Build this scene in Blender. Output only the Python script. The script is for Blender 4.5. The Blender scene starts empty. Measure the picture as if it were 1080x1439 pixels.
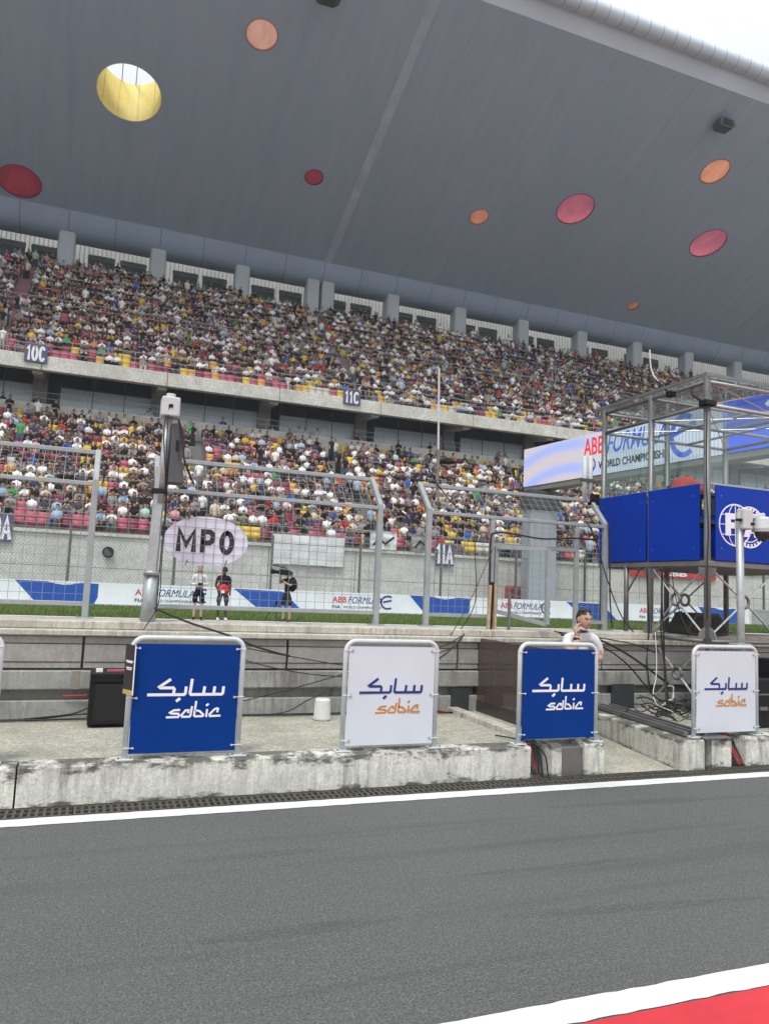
import bpy, bmesh, math, random
import numpy as np
from mathutils import Vector, Matrix

random.seed(7)
rng = np.random.default_rng(11)
SC = bpy.context.scene
COL = SC.collection

# ------------------------------------------------------------------ camera
H = 1.7
FPX, CX, CY = 1050.0, 540.0, 719.5            # lens of the photograph, in its own pixels
RIGHT = Vector((0.93103882, -0.36240902, 0.04273657))
UP = Vector((-0.07662382, -0.07964755, 0.99387376))
FWD = Vector((0.35678495, 0.9286097, 0.10192412))
cam_data = bpy.data.cameras.new('camera')
cam = bpy.data.objects.new('camera', cam_data)
COL.objects.link(cam)
cam.matrix_world = Matrix(((RIGHT.x, UP.x, -FWD.x, 0), (RIGHT.y, UP.y, -FWD.y, 0), (RIGHT.z, UP.z, -FWD.z, H), (0, 0, 0, 1)))
cam_data.sensor_fit = 'VERTICAL'
cam_data.sensor_height = 36.0
cam_data.lens = 36.0 * FPX / 1439.0
cam_data.clip_start = 0.05
cam_data.clip_end = 6000
SC.camera = cam

# ------------------------------------------------------------------ sky, sun, exposure
SUN_EL, SUN_AZ = math.radians(62), math.radians(215)
world = bpy.data.worlds.new('World')
SC.world = world
world.use_nodes = True
wn, wl = world.node_tree.nodes, world.node_tree.links
wn.clear()
w_out = wn.new('ShaderNodeOutputWorld')
w_bg = wn.new('ShaderNodeBackground')
w_sky = wn.new('ShaderNodeTexSky')
w_sky.sky_type = 'NISHITA'
w_sky.sun_disc = False
w_sky.sun_elevation = SUN_EL
w_sky.sun_rotation = SUN_AZ
w_sky.dust_density = 4.0
w_tc = wn.new('ShaderNodeTexCoord')
w_map = wn.new('ShaderNodeMapping')
w_map.inputs['Scale'].default_value = (1.0, 1.0, 2.2)
w_noise = wn.new('ShaderNodeTexNoise')
w_noise.inputs['Scale'].default_value = 2.6
w_noise.inputs['Detail'].default_value = 6
w_noise.inputs['Roughness'].default_value = 0.55
w_ramp = wn.new('ShaderNodeValToRGB')
w_ramp.color_ramp.elements[0].position = 0.3
w_ramp.color_ramp.elements[0].color = (6.5, 7.05, 7.45, 1)
w_ramp.color_ramp.elements[1].position = 0.7
w_ramp.color_ramp.elements[1].color = (10.4, 10.85, 10.95, 1)
w_mix = wn.new('ShaderNodeMix')
w_mix.data_type = 'RGBA'
w_mix.inputs[0].default_value = 0.88
wl.new(w_tc.outputs['Generated'], w_map.inputs['Vector'])
wl.new(w_map.outputs['Vector'], w_noise.inputs['Vector'])
wl.new(w_noise.outputs['Fac'], w_ramp.inputs['Fac'])
wl.new(w_sky.outputs['Color'], w_mix.inputs[6])
wl.new(w_ramp.outputs['Color'], w_mix.inputs[7])
wl.new(w_mix.outputs[2], w_bg.inputs['Color'])
w_bg.inputs['Strength'].default_value = 0.105
wl.new(w_bg.outputs['Background'], w_out.inputs['Surface'])

sun_data = bpy.data.lights.new('sun', 'SUN')
sun_data.energy = 1.5
sun_data.angle = math.radians(14)
sun_data.color = (1.0, 0.985, 0.945)
sun = bpy.data.objects.new('sun', sun_data)
COL.objects.link(sun)
sd = Vector((math.sin(SUN_AZ) * math.cos(SUN_EL), math.cos(SUN_AZ) * math.cos(SUN_EL), math.sin(SUN_EL)))
sun.rotation_euler = sd.to_track_quat('Z', 'Y').to_euler()
sun.location = (0, 0, 60)

SC.view_settings.view_transform = 'Standard'
SC.view_settings.look = 'None'
SC.view_settings.gamma = 1.0
SC.view_settings.use_curve_mapping = False
SC.view_settings.exposure = 0.47
SC.render.engine = 'CYCLES'
SC.cycles.max_bounces = 6
SC.cycles.diffuse_bounces = 4
SC.cycles.glossy_bounces = 3
SC.cycles.transparent_max_bounces = 12
SC.cycles.caustics_reflective = False
SC.cycles.caustics_refractive = False
try:
    SC.cycles.use_denoising = True
except Exception:
    pass


# ------------------------------------------------------------------ survey helper: where a sight line meets a plane of the place
def ray(px, py):
    return RIGHT * (px - CX) + UP * (CY - py) + FWD * FPX


def on_y(px, py, Y):
    r = ray(px, py)
    return Vector((0, 0, H)) + r * (Y / r.y)


def on_x(px, py, X):
    r = ray(px, py)
    return Vector((0, 0, H)) + r * (X / r.x)


def on_z(px, py, Z):
    r = ray(px, py)
    return Vector((0, 0, H)) + r * ((Z - H) / r.z)


def to_px(P):
    d = Vector(P) - Vector((0, 0, H))
    w = d.dot(FWD)
    return CX + FPX * d.dot(RIGHT) / w, CY - FPX * d.dot(UP) / w, w


# ------------------------------------------------------------------ materials
MATS = {}


def new_mat(name):
    m = bpy.data.materials.new(name)
    m.use_nodes = True
    n, l = m.node_tree.nodes, m.node_tree.links
    b = n['Principled BSDF']
    return m, n, l, b


def node(n, t, **kw):
    x = n.new(t)
    for k, v in kw.items():
        if k in x.inputs:
            x.inputs[k].default_value = v
        else:
            setattr(x, k, v)
    return x


def mixc(n, l, fac, a, b, blend='MIX'):
    x = n.new('ShaderNodeMix')
    x.data_type = 'RGBA'
    x.blend_type = blend
    for sock, v in ((0, fac), (6, a), (7, b)):
        if hasattr(v, 'is_output'):
            l.new(v, x.inputs[sock])
        elif sock == 0:
            x.inputs[0].default_value = v
        else:
            x.inputs[sock].default_value = (*v[:3], 1)
    return x.outputs[2]


def ramp(n, l, src, p0, p1, c0=(0, 0, 0), c1=(1, 1, 1)):
    r = n.new('ShaderNodeValToRGB')
    r.color_ramp.elements[0].position = p0
    r.color_ramp.elements[1].position = p1
    r.color_ramp.elements[0].color = (*c0, 1)
    r.color_ramp.elements[1].color = (*c1, 1)
    l.new(src, r.inputs['Fac'])
    return r.outputs['Color']


def wcoord(n, l, scale=(1, 1, 1)):
    g = n.new('ShaderNodeNewGeometry')
    mp = n.new('ShaderNodeMapping')
    mp.inputs['Scale'].default_value = scale
    l.new(g.outputs['Position'], mp.inputs['Vector'])
    return mp.outputs['Vector']


def noise(n, l, vec, scale, detail=4, rough=0.55):
    t = node(n, 'ShaderNodeTexNoise')
    t.inputs['Scale'].default_value = scale
    t.inputs['Detail'].default_value = detail
    t.inputs['Roughness'].default_value = rough
    l.new(vec, t.inputs['Vector'])
    return t.outputs['Fac']


def bump(n, l, b, h, strength, dist=0.01):
    bp = n.new('ShaderNodeBump')
    bp.inputs['Strength'].default_value = strength
    bp.inputs['Distance'].default_value = dist
    l.new(h, bp.inputs['Height'])
    l.new(bp.outputs['Normal'], b.inputs['Normal'])


def plain(name, col, rough=0.5, metal=0.0, var=0.12, scale=6.0, bmp=0.0, spec=0.5, dirt=None):
    """paint / plastic / metal with a little uneven colour and roughness"""
    if name in MATS:
        return MATS[name]
    m, n, l, b = new_mat(name)
    v = wcoord(n, l)
    f = noise(n, l, v, scale, 5)
    c0 = tuple(max(0, x * (1 - var)) for x in col)
    c1 = tuple(min(1, x * (1 + var)) for x in col)
    c = mixc(n, l, ramp(n, l, f, 0.3, 0.7), c0, c1)
    if dirt:
        f2 = noise(n, l, wcoord(n, l, (3, 3, 0.7)), 3.0, 6, 0.65)
        c = mixc(n, l, ramp(n, l, f2, 0.5, 0.78, (0, 0, 0), (dirt[3],) * 3), c, dirt[:3])
    l.new(c, b.inputs['Base Color'])
    l.new(ramp(n, l, f, 0.2, 0.8, (max(0, rough - .08),) * 3, (min(1, rough + .1),) * 3), b.inputs['Roughness'])
    b.inputs['Metallic'].default_value = metal
    b.inputs['Specular IOR Level'].default_value = spec
    if bmp:
        bump(n, l, b, noise(n, l, v, 60, 4), bmp, 0.004)
    MATS[name] = m
    return m


def concrete(name, col, stain=(0.06, 0.06, 0.05), amount=0.6, streak=False, fine=45.0, patch=1.3, speck=0.35, growth=None):
    m, n, l, b = new_mat(name)
    v = wcoord(n, l)
    big = noise(n, l, v, patch, 6, 0.6)
    mid = noise(n, l, v, 9.0, 6, 0.65)
    fin = noise(n, l, v, fine, 5, 0.7)
    c = mixc(n, l, ramp(n, l, big, 0.32, 0.68), tuple(x * 0.72 for x in col), tuple(min(1, x * 1.18) for x in col))
    c = mixc(n, l, ramp(n, l, mid, 0.35, 0.7, (0, 0, 0), (0.55,) * 3), c, tuple(x * 0.6 for x in col))
    c = mixc(n, l, ramp(n, l, fin, 0.42, 0.62, (0, 0, 0), (speck,) * 3), c, tuple(x * 0.45 for x in col))
    if speck > 0.5:
        br = noise(n, l, wcoord(n, l, (1, 1.3, 1)), fine * 0.6, 4, 0.75)
        c = mixc(n, l, ramp(n, l, br, 0.55, 0.68, (0, 0, 0), (0.7,) * 3), c, tuple(min(0.9, x * 1.5) for x in col))
    if streak:
        s1 = noise(n, l, wcoord(n, l, (7, 7, 0.9)), 2.2, 8, 0.7)
        s2 = noise(n, l, wcoord(n, l, (1.0, 1.0, 1.0)), 1.7, 3)
        mul = n.new('ShaderNodeMath')
        mul.operation = 'MULTIPLY'
        l.new(ramp(n, l, s1, 0.46, 0.66), mul.inputs[0])
        l.new(ramp(n, l, s2, 0.38, 0.62), mul.inputs[1])
        mm = n.new('ShaderNodeMath')
        mm.operation = 'MULTIPLY'
        mm.inputs[1].default_value = amount
        l.new(mul.outputs[0], mm.inputs[0])
        c = mixc(n, l, mm.outputs[0], c, stain)
        vs = noise(n, l, wcoord(n, l, (30, 30, 1.2)), 3.0, 4)
        c = mixc(n, l, ramp(n, l, vs, 0.46, 0.72, (0, 0, 0), (0.5,) * 3), c, tuple(x * 0.55 for x in col))
    if growth:                       # black algae along the top arris and the foot
        g = n.new('ShaderNodeNewGeometry')
        sp = n.new('ShaderNodeSeparateXYZ')
        l.new(g.outputs['Position'], sp.inputs[0])
        gn_ = noise(n, l, wcoord(n, l, (1, 1, 2.2)), 3.4, 8, 0.72)
        for z_a, z_b, th in growth:
            mr = n.new('ShaderNodeMapRange')
            mr.inputs['From Min'].default_value = z_a
            mr.inputs['From Max'].default_value = z_b
            l.new(sp.outputs['Z'], mr.inputs['Value'])
            ad = n.new('ShaderNodeMath')
            ad.operation = 'MULTIPLY_ADD'
            ad.inputs[1].default_value = 0.24
            l.new(mr.outputs[0], ad.inputs[0])
            l.new(gn_, ad.inputs[2])
            c = mixc(n, l, ramp(n, l, ad.outputs[0], th, th + 0.10, (0, 0, 0), (0.85,) * 3), c, (0.055, 0.052, 0.045))
    l.new(c, b.inputs['Base Color'])
    b.inputs['Roughness'].default_value = 0.9
    b.inputs['Specular IOR Level'].default_value = 0.25
    add = n.new('ShaderNodeMath')
    add.operation = 'ADD'
    l.new(mid, add.inputs[0])
    l.new(fin, add.inputs[1])
    bump(n, l, b, add.outputs[0], 0.45, 0.008)
    MATS[name] = m
    return m


def asphalt_mat(name, base=0.085, big=True):
    m, n, l, b = new_mat(name)
    v = wcoord(n, l)
    vor = n.new('ShaderNodeTexVoronoi')
    vor.inputs['Scale'].default_value = 95
    l.new(v, vor.inputs['Vector'])
    f = noise(n, l, v, 85, 5, 0.8)
    f2 = noise(n, l, v, 30, 3, 0.6)
    c = mixc(n, l, ramp(n, l, f, 0.38, 0.62), (base * 0.34,) * 3, (base * 1.75, base * 1.73, base * 1.68))
    c = mixc(n, l, ramp(n, l, vor.outputs['Color'], 0.66, 0.98, (0, 0, 0), (0.5,) * 3), c, (base * 2.2, base * 2.15, base * 2.05))
    c = mixc(n, l, ramp(n, l, f2, 0.35, 0.65, (0, 0, 0), (0.3,) * 3), c, (base * 0.6,) * 3)
    tyre = noise(n, l, wcoord(n, l, (0.10, 2.6, 1)), 1.3, 5, 0.6)      # rubber lines along the lane
    c = mixc(n, l, ramp(n, l, tyre, 0.54, 0.70, (0, 0, 0), (0.55,) * 3), c, (base * 0.62,) * 3)
    pat = noise(n, l, v, 0.55, 4)
    c = mixc(n, l, ramp(n, l, pat, 0.35, 0.7, (0, 0, 0), (0.3,) * 3), c, (base * 1.35, base * 1.34, base * 1.3))
    l.new(c, b.inputs['Base Color'])
    b.inputs['Roughness'].default_value = 0.82
    b.inputs['Specular IOR Level'].default_value = 0.35
    bump(n, l, b, f, 0.5, 0.006)
    MATS[name] = m
    return m


def road_paint(name, col, wear=0.5, under=(0.08, 0.08, 0.08)):
    m, n, l, b = new_mat(name)
    v = wcoord(n, l)
    f = noise(n, l, v, 110, 4, 0.75)
    w = noise(n, l, v, 2.2, 6, 0.7)
    c = mixc(n, l, ramp(n, l, w, 0.3, 0.75), col, tuple(x * 0.8 for x in col))
    c = mixc(n, l, ramp(n, l, f, 0.60, 0.72, (0, 0, 0), (wear,) * 3), c, under)
    tyre = noise(n, l, wcoord(n, l, (0.15, 5, 1)), 2.0, 5, 0.6)
    c = mixc(n, l, ramp(n, l, tyre, 0.58, 0.75, (0, 0, 0), (0.25,) * 3), c, tuple(x * 0.5 for x in col))
    l.new(c, b.inputs['Base Color'])
    b.inputs['Roughness'].default_value = 0.7
    bump(n, l, b, f, 0.35, 0.004)
    MATS[name] = m
    return m


def glass_mat(name, tint, clear=0.85, rough=0.03, refl=1.0):
    m, n, l, b = new_mat(name)
    n.remove(b)
    out = n['Material Output']
    tr = n.new('ShaderNodeBsdfTransparent')
    tr.inputs['Color'].default_value = (*tint, 1)
    gl = n.new('ShaderNodeBsdfGlossy')
    gl.inputs['Roughness'].default_value = rough
    gl.inputs['Color'].default_value = (0.9 * refl, 0.95 * refl, 0.95 * refl, 1)
    df = n.new('ShaderNodeBsdfDiffuse')
    df.inputs['Color'].default_value = (0.45, 0.5, 0.48, 1)
    mx0 = n.new('ShaderNodeMixShader')
    mx0.inputs[0].default_value = 1 - clear
    l.new(tr.outputs[0], mx0.inputs[1])
    l.new(df.outputs[0], mx0.inputs[2])
    lw = n.new('ShaderNodeLayerWeight')
    lw.inputs['Blend'].default_value = 0.5
    pw_ = n.new('ShaderNodeMath')
    pw_.operation = 'POWER'
    pw_.inputs[1].default_value = 4.0
    l.new(lw.outputs['Facing'], pw_.inputs[0])
    mr = n.new('ShaderNodeMapRange')
    mr.inputs['To Min'].default_value = 0.03
    mr.inputs['To Max'].default_value = 0.9
    l.new(pw_.outputs[0], mr.inputs['Value'])
    mx = n.new('ShaderNodeMixShader')
    l.new(mr.outputs[0], mx.inputs[0])
    l.new(mx0.outputs[0], mx.inputs[1])
    l.new(gl.outputs[0], mx.inputs[2])
    l.new(mx.outputs[0], out.inputs['Surface'])
    MATS[name] = m
    return m


def emit_mat(name, col, strength=1.0):
    m, n, l, b = new_mat(name)
    b.inputs['Base Color'].default_value = (0.02, 0.02, 0.02, 1)
    b.inputs['Roughness'].default_value = 0.4
    b.inputs['Emission Color'].default_value = (*col, 1)
    b.inputs['Emission Strength'].default_value = strength
    MATS[name] = m
    return m


def attr_mat(name, rough=0.85):
    """colour stored on the mesh; where the mask is 1 the object's own colour (clothes) is used"""
    m, n, l, b = new_mat(name)
    a = n.new('ShaderNodeAttribute')
    a.attribute_name = 'Col'
    k = n.new('ShaderNodeAttribute')
    k.attribute_name = 'Mask'
    oi = n.new('ShaderNodeObjectInfo')
    c = mixc(n, l, k.outputs['Fac'], a.outputs['Color'], oi.outputs['Color'])
    v = wcoord(n, l)
    f = noise(n, l, v, 16, 3)
    c = mixc(n, l, ramp(n, l, f, 0.35, 0.7, (0, 0, 0), (0.4,) * 3), c, mixc(n, l, 1.0, c, (0.66, 0.66, 0.68), 'MULTIPLY'))
    l.new(c, b.inputs['Base Color'])
    b.inputs['Roughness'].default_value = rough
    b.inputs['Specular IOR Level'].default_value = 0.25
    MATS[name] = m
    return m


M_ASPH = asphalt_mat('asphalt', 0.106)
M_TRACK = asphalt_mat('track_asphalt', 0.075)
M_WHITE_LINE = road_paint('white_road_paint', (0.78, 0.78, 0.77), 0.6)
M_RED_ROAD = road_paint('red_road_paint', (0.66, 0.035, 0.05), 0.4, (0.26, 0.03, 0.04))
M_PLAT = concrete('platform_concrete', (0.50, 0.475, 0.395), fine=42, patch=2.2, speck=0.75)
M_FACE = concrete('stained_concrete', (0.86, 0.84, 0.76), (0.06, 0.058, 0.05), 0.6, True, 45, 1.1, 0.5, ((0.17, 0.295, 0.645), (0.11, -0.01, 0.66)))
M_WALL = concrete('pit_wall_concrete', (0.46, 0.455, 0.43), (0.10, 0.095, 0.085), 0.7, True, 40, 1.1)
M_PANEL = concrete('grey_wall_panel', (0.44, 0.42, 0.395), (0.20, 0.19, 0.17), 0.35, True, 25, 0.7)
M_CAP = concrete('pit_wall_cap', (0.64, 0.60, 0.52), (0.14, 0.13, 0.10), 0.9, True, 40, 1.5)
M_STANDC = concrete('stand_concrete', (0.78, 0.78, 0.73), (0.26, 0.26, 0.24), 0.6, True, 12, 0.35)
M_SLABC = concrete('slab_concrete', (0.80, 0.79, 0.72), (0.25, 0.24, 0.2), 0.8, True, 9, 0.4)
M_TIERC = concrete('tier_concrete', (0.27, 0.27, 0.265), (0.2, 0.2, 0.2), 0.3, False, 9, 0.3)
M_GALV = plain('galvanised_steel', (0.42, 0.45, 0.455), 0.42, 0.5, 0.14, 14, dirt=(0.3, 0.29, 0.27, 0.5))
M_FENCE = plain('grey_fence_paint', (0.34, 0.37, 0.375), 0.5, 0.15, 0.10, 9, dirt=(0.25, 0.24, 0.22, 0.55))
M_WIRE = plain('fence_wire', (0.30, 0.31, 0.31), 0.45, 0.3, 0.2, 20)
M_DKWIRE = plain('chain_link_wire', (0.20, 0.20, 0.19), 0.6, 0.3, 0.2, 20)
M_TUBE = plain('board_tube_paint', (0.60, 0.655, 0.66), 0.38, 0.1, 0.06, 8, dirt=(0.42, 0.41, 0.38, 0.4))
M_BLUE = plain('blue_print', (0.0, 0.036, 0.22), 0.6, 0, 0.06, 3, spec=0.12)
M_TOWERBLUE = plain('blue_cladding', (0.0, 0.036, 0.36), 0.5, 0, 0.06, 2, spec=0.2)
M_BANNERBLUE = plain('blue_banner', (0.008, 0.08, 0.40), 0.5, 0, 0.10, 2)
M_WHITEP = plain('white_print', (0.65, 0.685, 0.745), 0.5, 0, 0.03, 3)
M_BANNER = plain('white_banner', (0.78, 0.82, 0.85), 0.5, 0, 0.06, 1.2)
M_INKW = plain('white_ink', (0.84, 0.85, 0.88), 0.45, 0, 0.03)
M_INKN = plain('navy_ink', (0.012, 0.035, 0.19), 0.45, 0, 0.1)
M_INKO = plain('ochre_ink', (0.55, 0.24, 0.04), 0.45, 0, 0.1)
M_INKR = plain('red_ink', (0.60, 0.02, 0.03), 0.45, 0, 0.1)
M_INKK = plain('black_ink', (0.02, 0.02, 0.025), 0.45, 0, 0.1)
M_BLACK = plain('black_plastic', (0.012, 0.012, 0.013), 0.5, 0, 0.25, 9, spec=0.25)
M_CABLE = plain('black_cable', (0.013, 0.013, 0.014), 0.5, 0, 0.2)
M_WCABLE = plain('white_cable', (0.7, 0.7, 0.68), 0.5)
M_RCABLE = plain('red_cable', (0.45, 0.02, 0.015), 0.5)
M_DKGREY = plain('dark_grey_housing', (0.075, 0.078, 0.085), 0.5, 0, 0.12, 6)
M_WHITEBOX = plain('white_housing', (0.56, 0.60, 0.60), 0.45, 0, 0.06, 8, dirt=(0.4, 0.38, 0.35, 0.4))
M_STEEL = plain('tower_steel', (0.20, 0.20, 0.198), 0.42, 0.45, 0.15, 10, dirt=(0.14, 0.13, 0.12, 0.5))
M_BRIGHT = plain('bright_steel', (0.62, 0.62, 0.62), 0.3, 0.7, 0.1, 14)
M_GRATE = plain('cast_iron_grate', (0.095, 0.085, 0.072), 0.7, 0.3, 0.35, 22)
M_WOOD = plain('raw_timber', (0.46, 0.33, 0.22), 0.75, 0, 0.25, 12)
M_ROOF = None
M_LAV = plain('lavender_sign', (0.74, 0.74, 0.87), 0.5, 0, 0.04, 3)
M_SIGNNAVY = plain('navy_sign', (0.09, 0.09, 0.17), 0.55, 0, 0.1, 3)
M_DRAIN = plain('drain_floor', (0.03, 0.028, 0.024), 0.9)
M_RAIL = plain('railing_steel', (0.30, 0.31, 0.31), 0.45, 0.4, 0.12, 5)
M_COLUMN = plain('column_paint', (0.46, 0.50, 0.53), 0.55, 0, 0.06, 0.5)
M_CREAM = plain('cream_louvre', (0.50, 0.485, 0.43), 0.6, 0, 0.10, 0.6, dirt=(0.25, 0.23, 0.2, 0.6))
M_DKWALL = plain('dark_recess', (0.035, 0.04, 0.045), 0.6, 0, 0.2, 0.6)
M_WINGLASS = plain('tinted_window', (0.03, 0.045, 0.06), 0.06, 0, 0.1, 0.5, spec=0.8)
M_LOWGLASS = plain('blue_film_glass', (0.60, 0.72, 0.78), 0.12, 0, 0.08, 0.4, spec=0.7)  # pale film also carries the reflected sky in its base colour
M_MULL = plain('window_frame_metal', (0.10, 0.11, 0.12), 0.4, 0.4, 0.1)
M_TGLASS = glass_mat('tower_glass', (0.93, 0.965, 0.955), 0.975)
M_RGLASS = glass_mat('roof_glass', (0.92, 0.95, 0.94), 0.95)
M_PEOPLE = attr_mat('people_colours')
M_SEATS = attr_mat('seat_colours', 0.5)


# ------------------------------------------------------------------ mesh helper
def origin(o):
    v = Vector((0, 0, 0))
    while o is not None:
        v += o.location
        o = o.parent
    return v


def frame_of(d):
    d = d.normalized()
    a = Vector((0, 0, 1)) if abs(d.z) < 0.9 else Vector((1, 0, 0))
    u = d.cross(a).normalized()
    return u, u.cross(d).normalized()


class MB:
    def __init__(self):
        self.v, self.f = [], []

    def add(self, vs, fs):
        o = len(self.v)
        self.v += [tuple(x) for x in vs]
        self.f += [tuple(i + o for i in f) for f in fs]
        return self

    def box(self, x0, x1, y0, y1, z0, z1):
        return self.add([(x0, y0, z0), (x1, y0, z0), (x1, y1, z0), (x0, y1, z0), (x0, y0, z1), (x1, y0, z1), (x1, y1, z1), (x0, y1, z1)],
                        [(0, 3, 2, 1), (4, 5, 6, 7), (0, 1, 5, 4), (1, 2, 6, 5), (2, 3, 7, 6), (3, 0, 4, 7)])

    def obox(self, c, u, v, w):
        c, u, v, w = map(Vector, (c, u, v, w))
        p = [c + u * a + v * b + w * d for d in (-.5, .5) for (a, b) in ((-.5, -.5), (.5, -.5), (.5, .5), (-.5, .5))]
        return self.add(p, [(0, 3, 2, 1), (4, 5, 6, 7), (0, 1, 5, 4), (1, 2, 6, 5), (2, 3, 7, 6), (3, 0, 4, 7)])

    def bar(self, p, q, w, t=None):
        p, q = Vector(p), Vector(q)
        d = q - p
        u, v = frame_of(d)
        t = w if t is None else t
        return self.obox((p + q) / 2, u * w, v * t, d)

    def tube(self, pts, r, n=8, cap=True):
        pts = [Vector(p) for p in pts]
        rs = r if isinstance(r, (list, tuple)) else [r] * len(pts)
        t0 = (pts[1] - pts[0]).normalized()
        u, _ = frame_of(t0)
        vs = []
        for i, p in enumerate(pts):
            if i == 0:
                t = t0
            elif i == len(pts) - 1:
                t = (pts[i] - pts[i - 1]).normalized()
            else:
                t = ((pts[i] - pts[i - 1]).normalized() + (pts[i + 1] - pts[i]).normalized())
                t = t.normalized() if t.length > 1e-6 else t0
            u = (u - t * u.dot(t))
            u = u.normalized() if u.length > 1e-6 else frame_of(t)[0]
            w = t.cross(u)
            for k in range(n):
                a = 2 * math.pi * k / n
                vs.append(p + (u * math.cos(a) + w * math.sin(a)) * rs[i])
        fs = []
        for i in range(len(pts) - 1):
            for k in range(n):
                a, b = i * n + k, i * n + (k + 1) % n
                fs.append((a, b, b + n, a + n))
        if cap:
            fs.append(tuple(range(n - 1, -1, -1)))
            fs.append(tuple((len(pts) - 1) * n + k for k in range(n)))
        return self.add(vs, fs)

    def prism(self, poly, o, u, v, d):
        o, u, v, d = map(Vector, (o, u, v, d))
        n = len(poly)
        a = [o + u * x + v * y for x, y in poly]
        return self.add(a + [p + d for p in a], [tuple(range(n - 1, -1, -1)), tuple(range(n, 2 * n))] +
                        [(i, (i + 1) % n, (i + 1) % n + n, i + n) for i in range(n)])

    def ribbon(self, pts, w, o, u, v, d):
        """flat stroke of width w along 2-d points, thickness d"""
        o, u, v, d = map(Vector, (o, u, v, d))
        P = [Vector((x, y)) for x, y in pts]
        L, R = [], []
        for i, p in enumerate(P):
            if i == 0:
                t = (P[1] - P[0]).normalized()
                p = p - t * w * 0.25
                nrm, s = Vector((-t.y, t.x)), 1
            elif i == len(P) - 1:
                t = (P[i] - P[i - 1]).normalized()
                p = p + t * w * 0.25
                nrm, s = Vector((-t.y, t.x)), 1
            else:
                t1, t2 = (P[i] - P[i - 1]).normalized(), (P[i + 1] - P[i]).normalized()
                t = (t1 + t2)
                t = t.normalized() if t.length > 1e-5 else t1
                nrm = Vector((-t.y, t.x))
                s = min(1.7, 1 / max(0.4, nrm.dot(Vector((-t1.y, t1.x)))))
            L.append(p + nrm * w / 2 * s)
            R.append(p - nrm * w / 2 * s)
        n = len(P)
        vs = [o + u * q.x + v * q.y for q in L + R]
        vs += [q + d for q in vs]
        fs = []
        for i in range(n - 1):
            fs += [(2 * n + i, 2 * n + n + i, 2 * n + n + i + 1, 2 * n + i + 1), (i, i + 1, 2 * n + i + 1, 2 * n + i), (n + i, 2 * n + n + i, 2 * n + n + i + 1, n + i + 1)]
        return self.add(vs, fs)

    def build(self, name, mat, parent=None, smooth=False, bevel=0.0, seg=1):
        off = origin(parent) if parent else Vector((0, 0, 0))
        me = bpy.data.meshes.new(name)
        me.from_pydata([(x - off.x, y - off.y, z - off.z) for x, y, z in self.v], [], self.f)
        if bevel > 0 or True:
            bm = bmesh.new()
            bm.from_mesh(me)
            if bevel > 0:
                bmesh.ops.bevel(bm, geom=list(bm.edges), offset=bevel, segments=seg, affect='EDGES', profile=0.6)
            bmesh.ops.recalc_face_normals(bm, faces=list(bm.faces))
            bm.to_mesh(me)
            bm.free()
        me.materials.append(mat)
        if smooth:
            me.polygons.foreach_set('use_smooth', [True] * len(me.polygons))
        o = bpy.data.objects.new(name, me)
        COL.objects.link(o)
        o.parent = parent
        return o


def tag(o, label=None, cat=None, group=None, kind=None):
    if label:
        o['label'] = label
    if cat:
        o['category'] = cat
    if group:
        o['group'] = group
    if kind:
        o['kind'] = kind
    return o


def thing(name, label, cat, loc=(0, 0, 0), group=None):
    o = bpy.data.objects.new(name, None)
    o.empty_display_size = 0.1
    o.location = loc
    COL.objects.link(o)
    return tag(o, label, cat, group)


def struct(name, mb, mat, **kw):
    return tag(mb.build(name, mat, **kw), kind='structure')


def mesh_obj(name, me, mat, parent=None):
    me.materials.clear()
    me.materials.append(mat)
    o = bpy.data.objects.new(name, me)
    COL.objects.link(o)
    o.parent = parent
    return o


def share(src, parent=None, loc=None):
    o = src.copy()
    COL.objects.link(o)
    o.parent = parent
    if loc is not None:
        o.location = loc
    return o


def text_mb(s, size, o, u, v, d, shear=0.0, bold=0.0, width=None, spacing=1.0, align='LEFT'):
    """letters of a flat print, laid on the plane (o; u, v), raised by d"""
    cu = bpy.data.curves.new('lettering', 'FONT')
    cu.body = s
    cu.size = size
    cu.shear = shear
    cu.offset = bold
    cu.space_character = spacing
    cu.align_x = align
    cu.resolution_u = 3
    ob = bpy.data.objects.new('lettering', cu)
    COL.objects.link(ob)
    bpy.context.view_layer.update()
    me = bpy.data.meshes.new_from_object(ob.evaluated_get(bpy.context.evaluated_depsgraph_get()))
    bpy.data.objects.remove(ob)
    bpy.data.curves.remove(cu)
    o, u, v, d = map(Vector, (o, u, v, d))
    co = [tuple(x.co) for x in me.vertices]
    fs = [tuple(p.vertices) for p in me.polygons]
    bpy.data.meshes.remove(me)
    if width and co:
        x0, x1 = min(c[0] for c in co), max(c[0] for c in co)
        k = width / (x1 - x0)
        co = [((c[0] - x0) * k, c[1], 0) for c in co]
    n = len(co)
    mb = MB()
    base = [o + u * c[0] + v * c[1] for c in co]
    edges = {}
    for f in fs:
        for i in range(len(f)):
            e = (f[i], f[(i + 1) % len(f)])
            edges[tuple(sorted(e))] = edges.get(tuple(sorted(e)), []) + [e]
    side = [(a, b, b + n, a + n) for es in edges.values() if len(es) == 1 for a, b in es]
    return mb.add(base + [p + d for p in base], [tuple(i + n for i in f) for f in fs] + side)


def arc(cx, cy, rx, ry, a0, a1, n=16):
    return [(cx + rx * math.cos(math.radians(a0 + (a1 - a0) * i / n)), cy + ry * math.sin(math.radians(a0 + (a1 - a0) * i / n))) for i in range(n + 1)]


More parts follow.
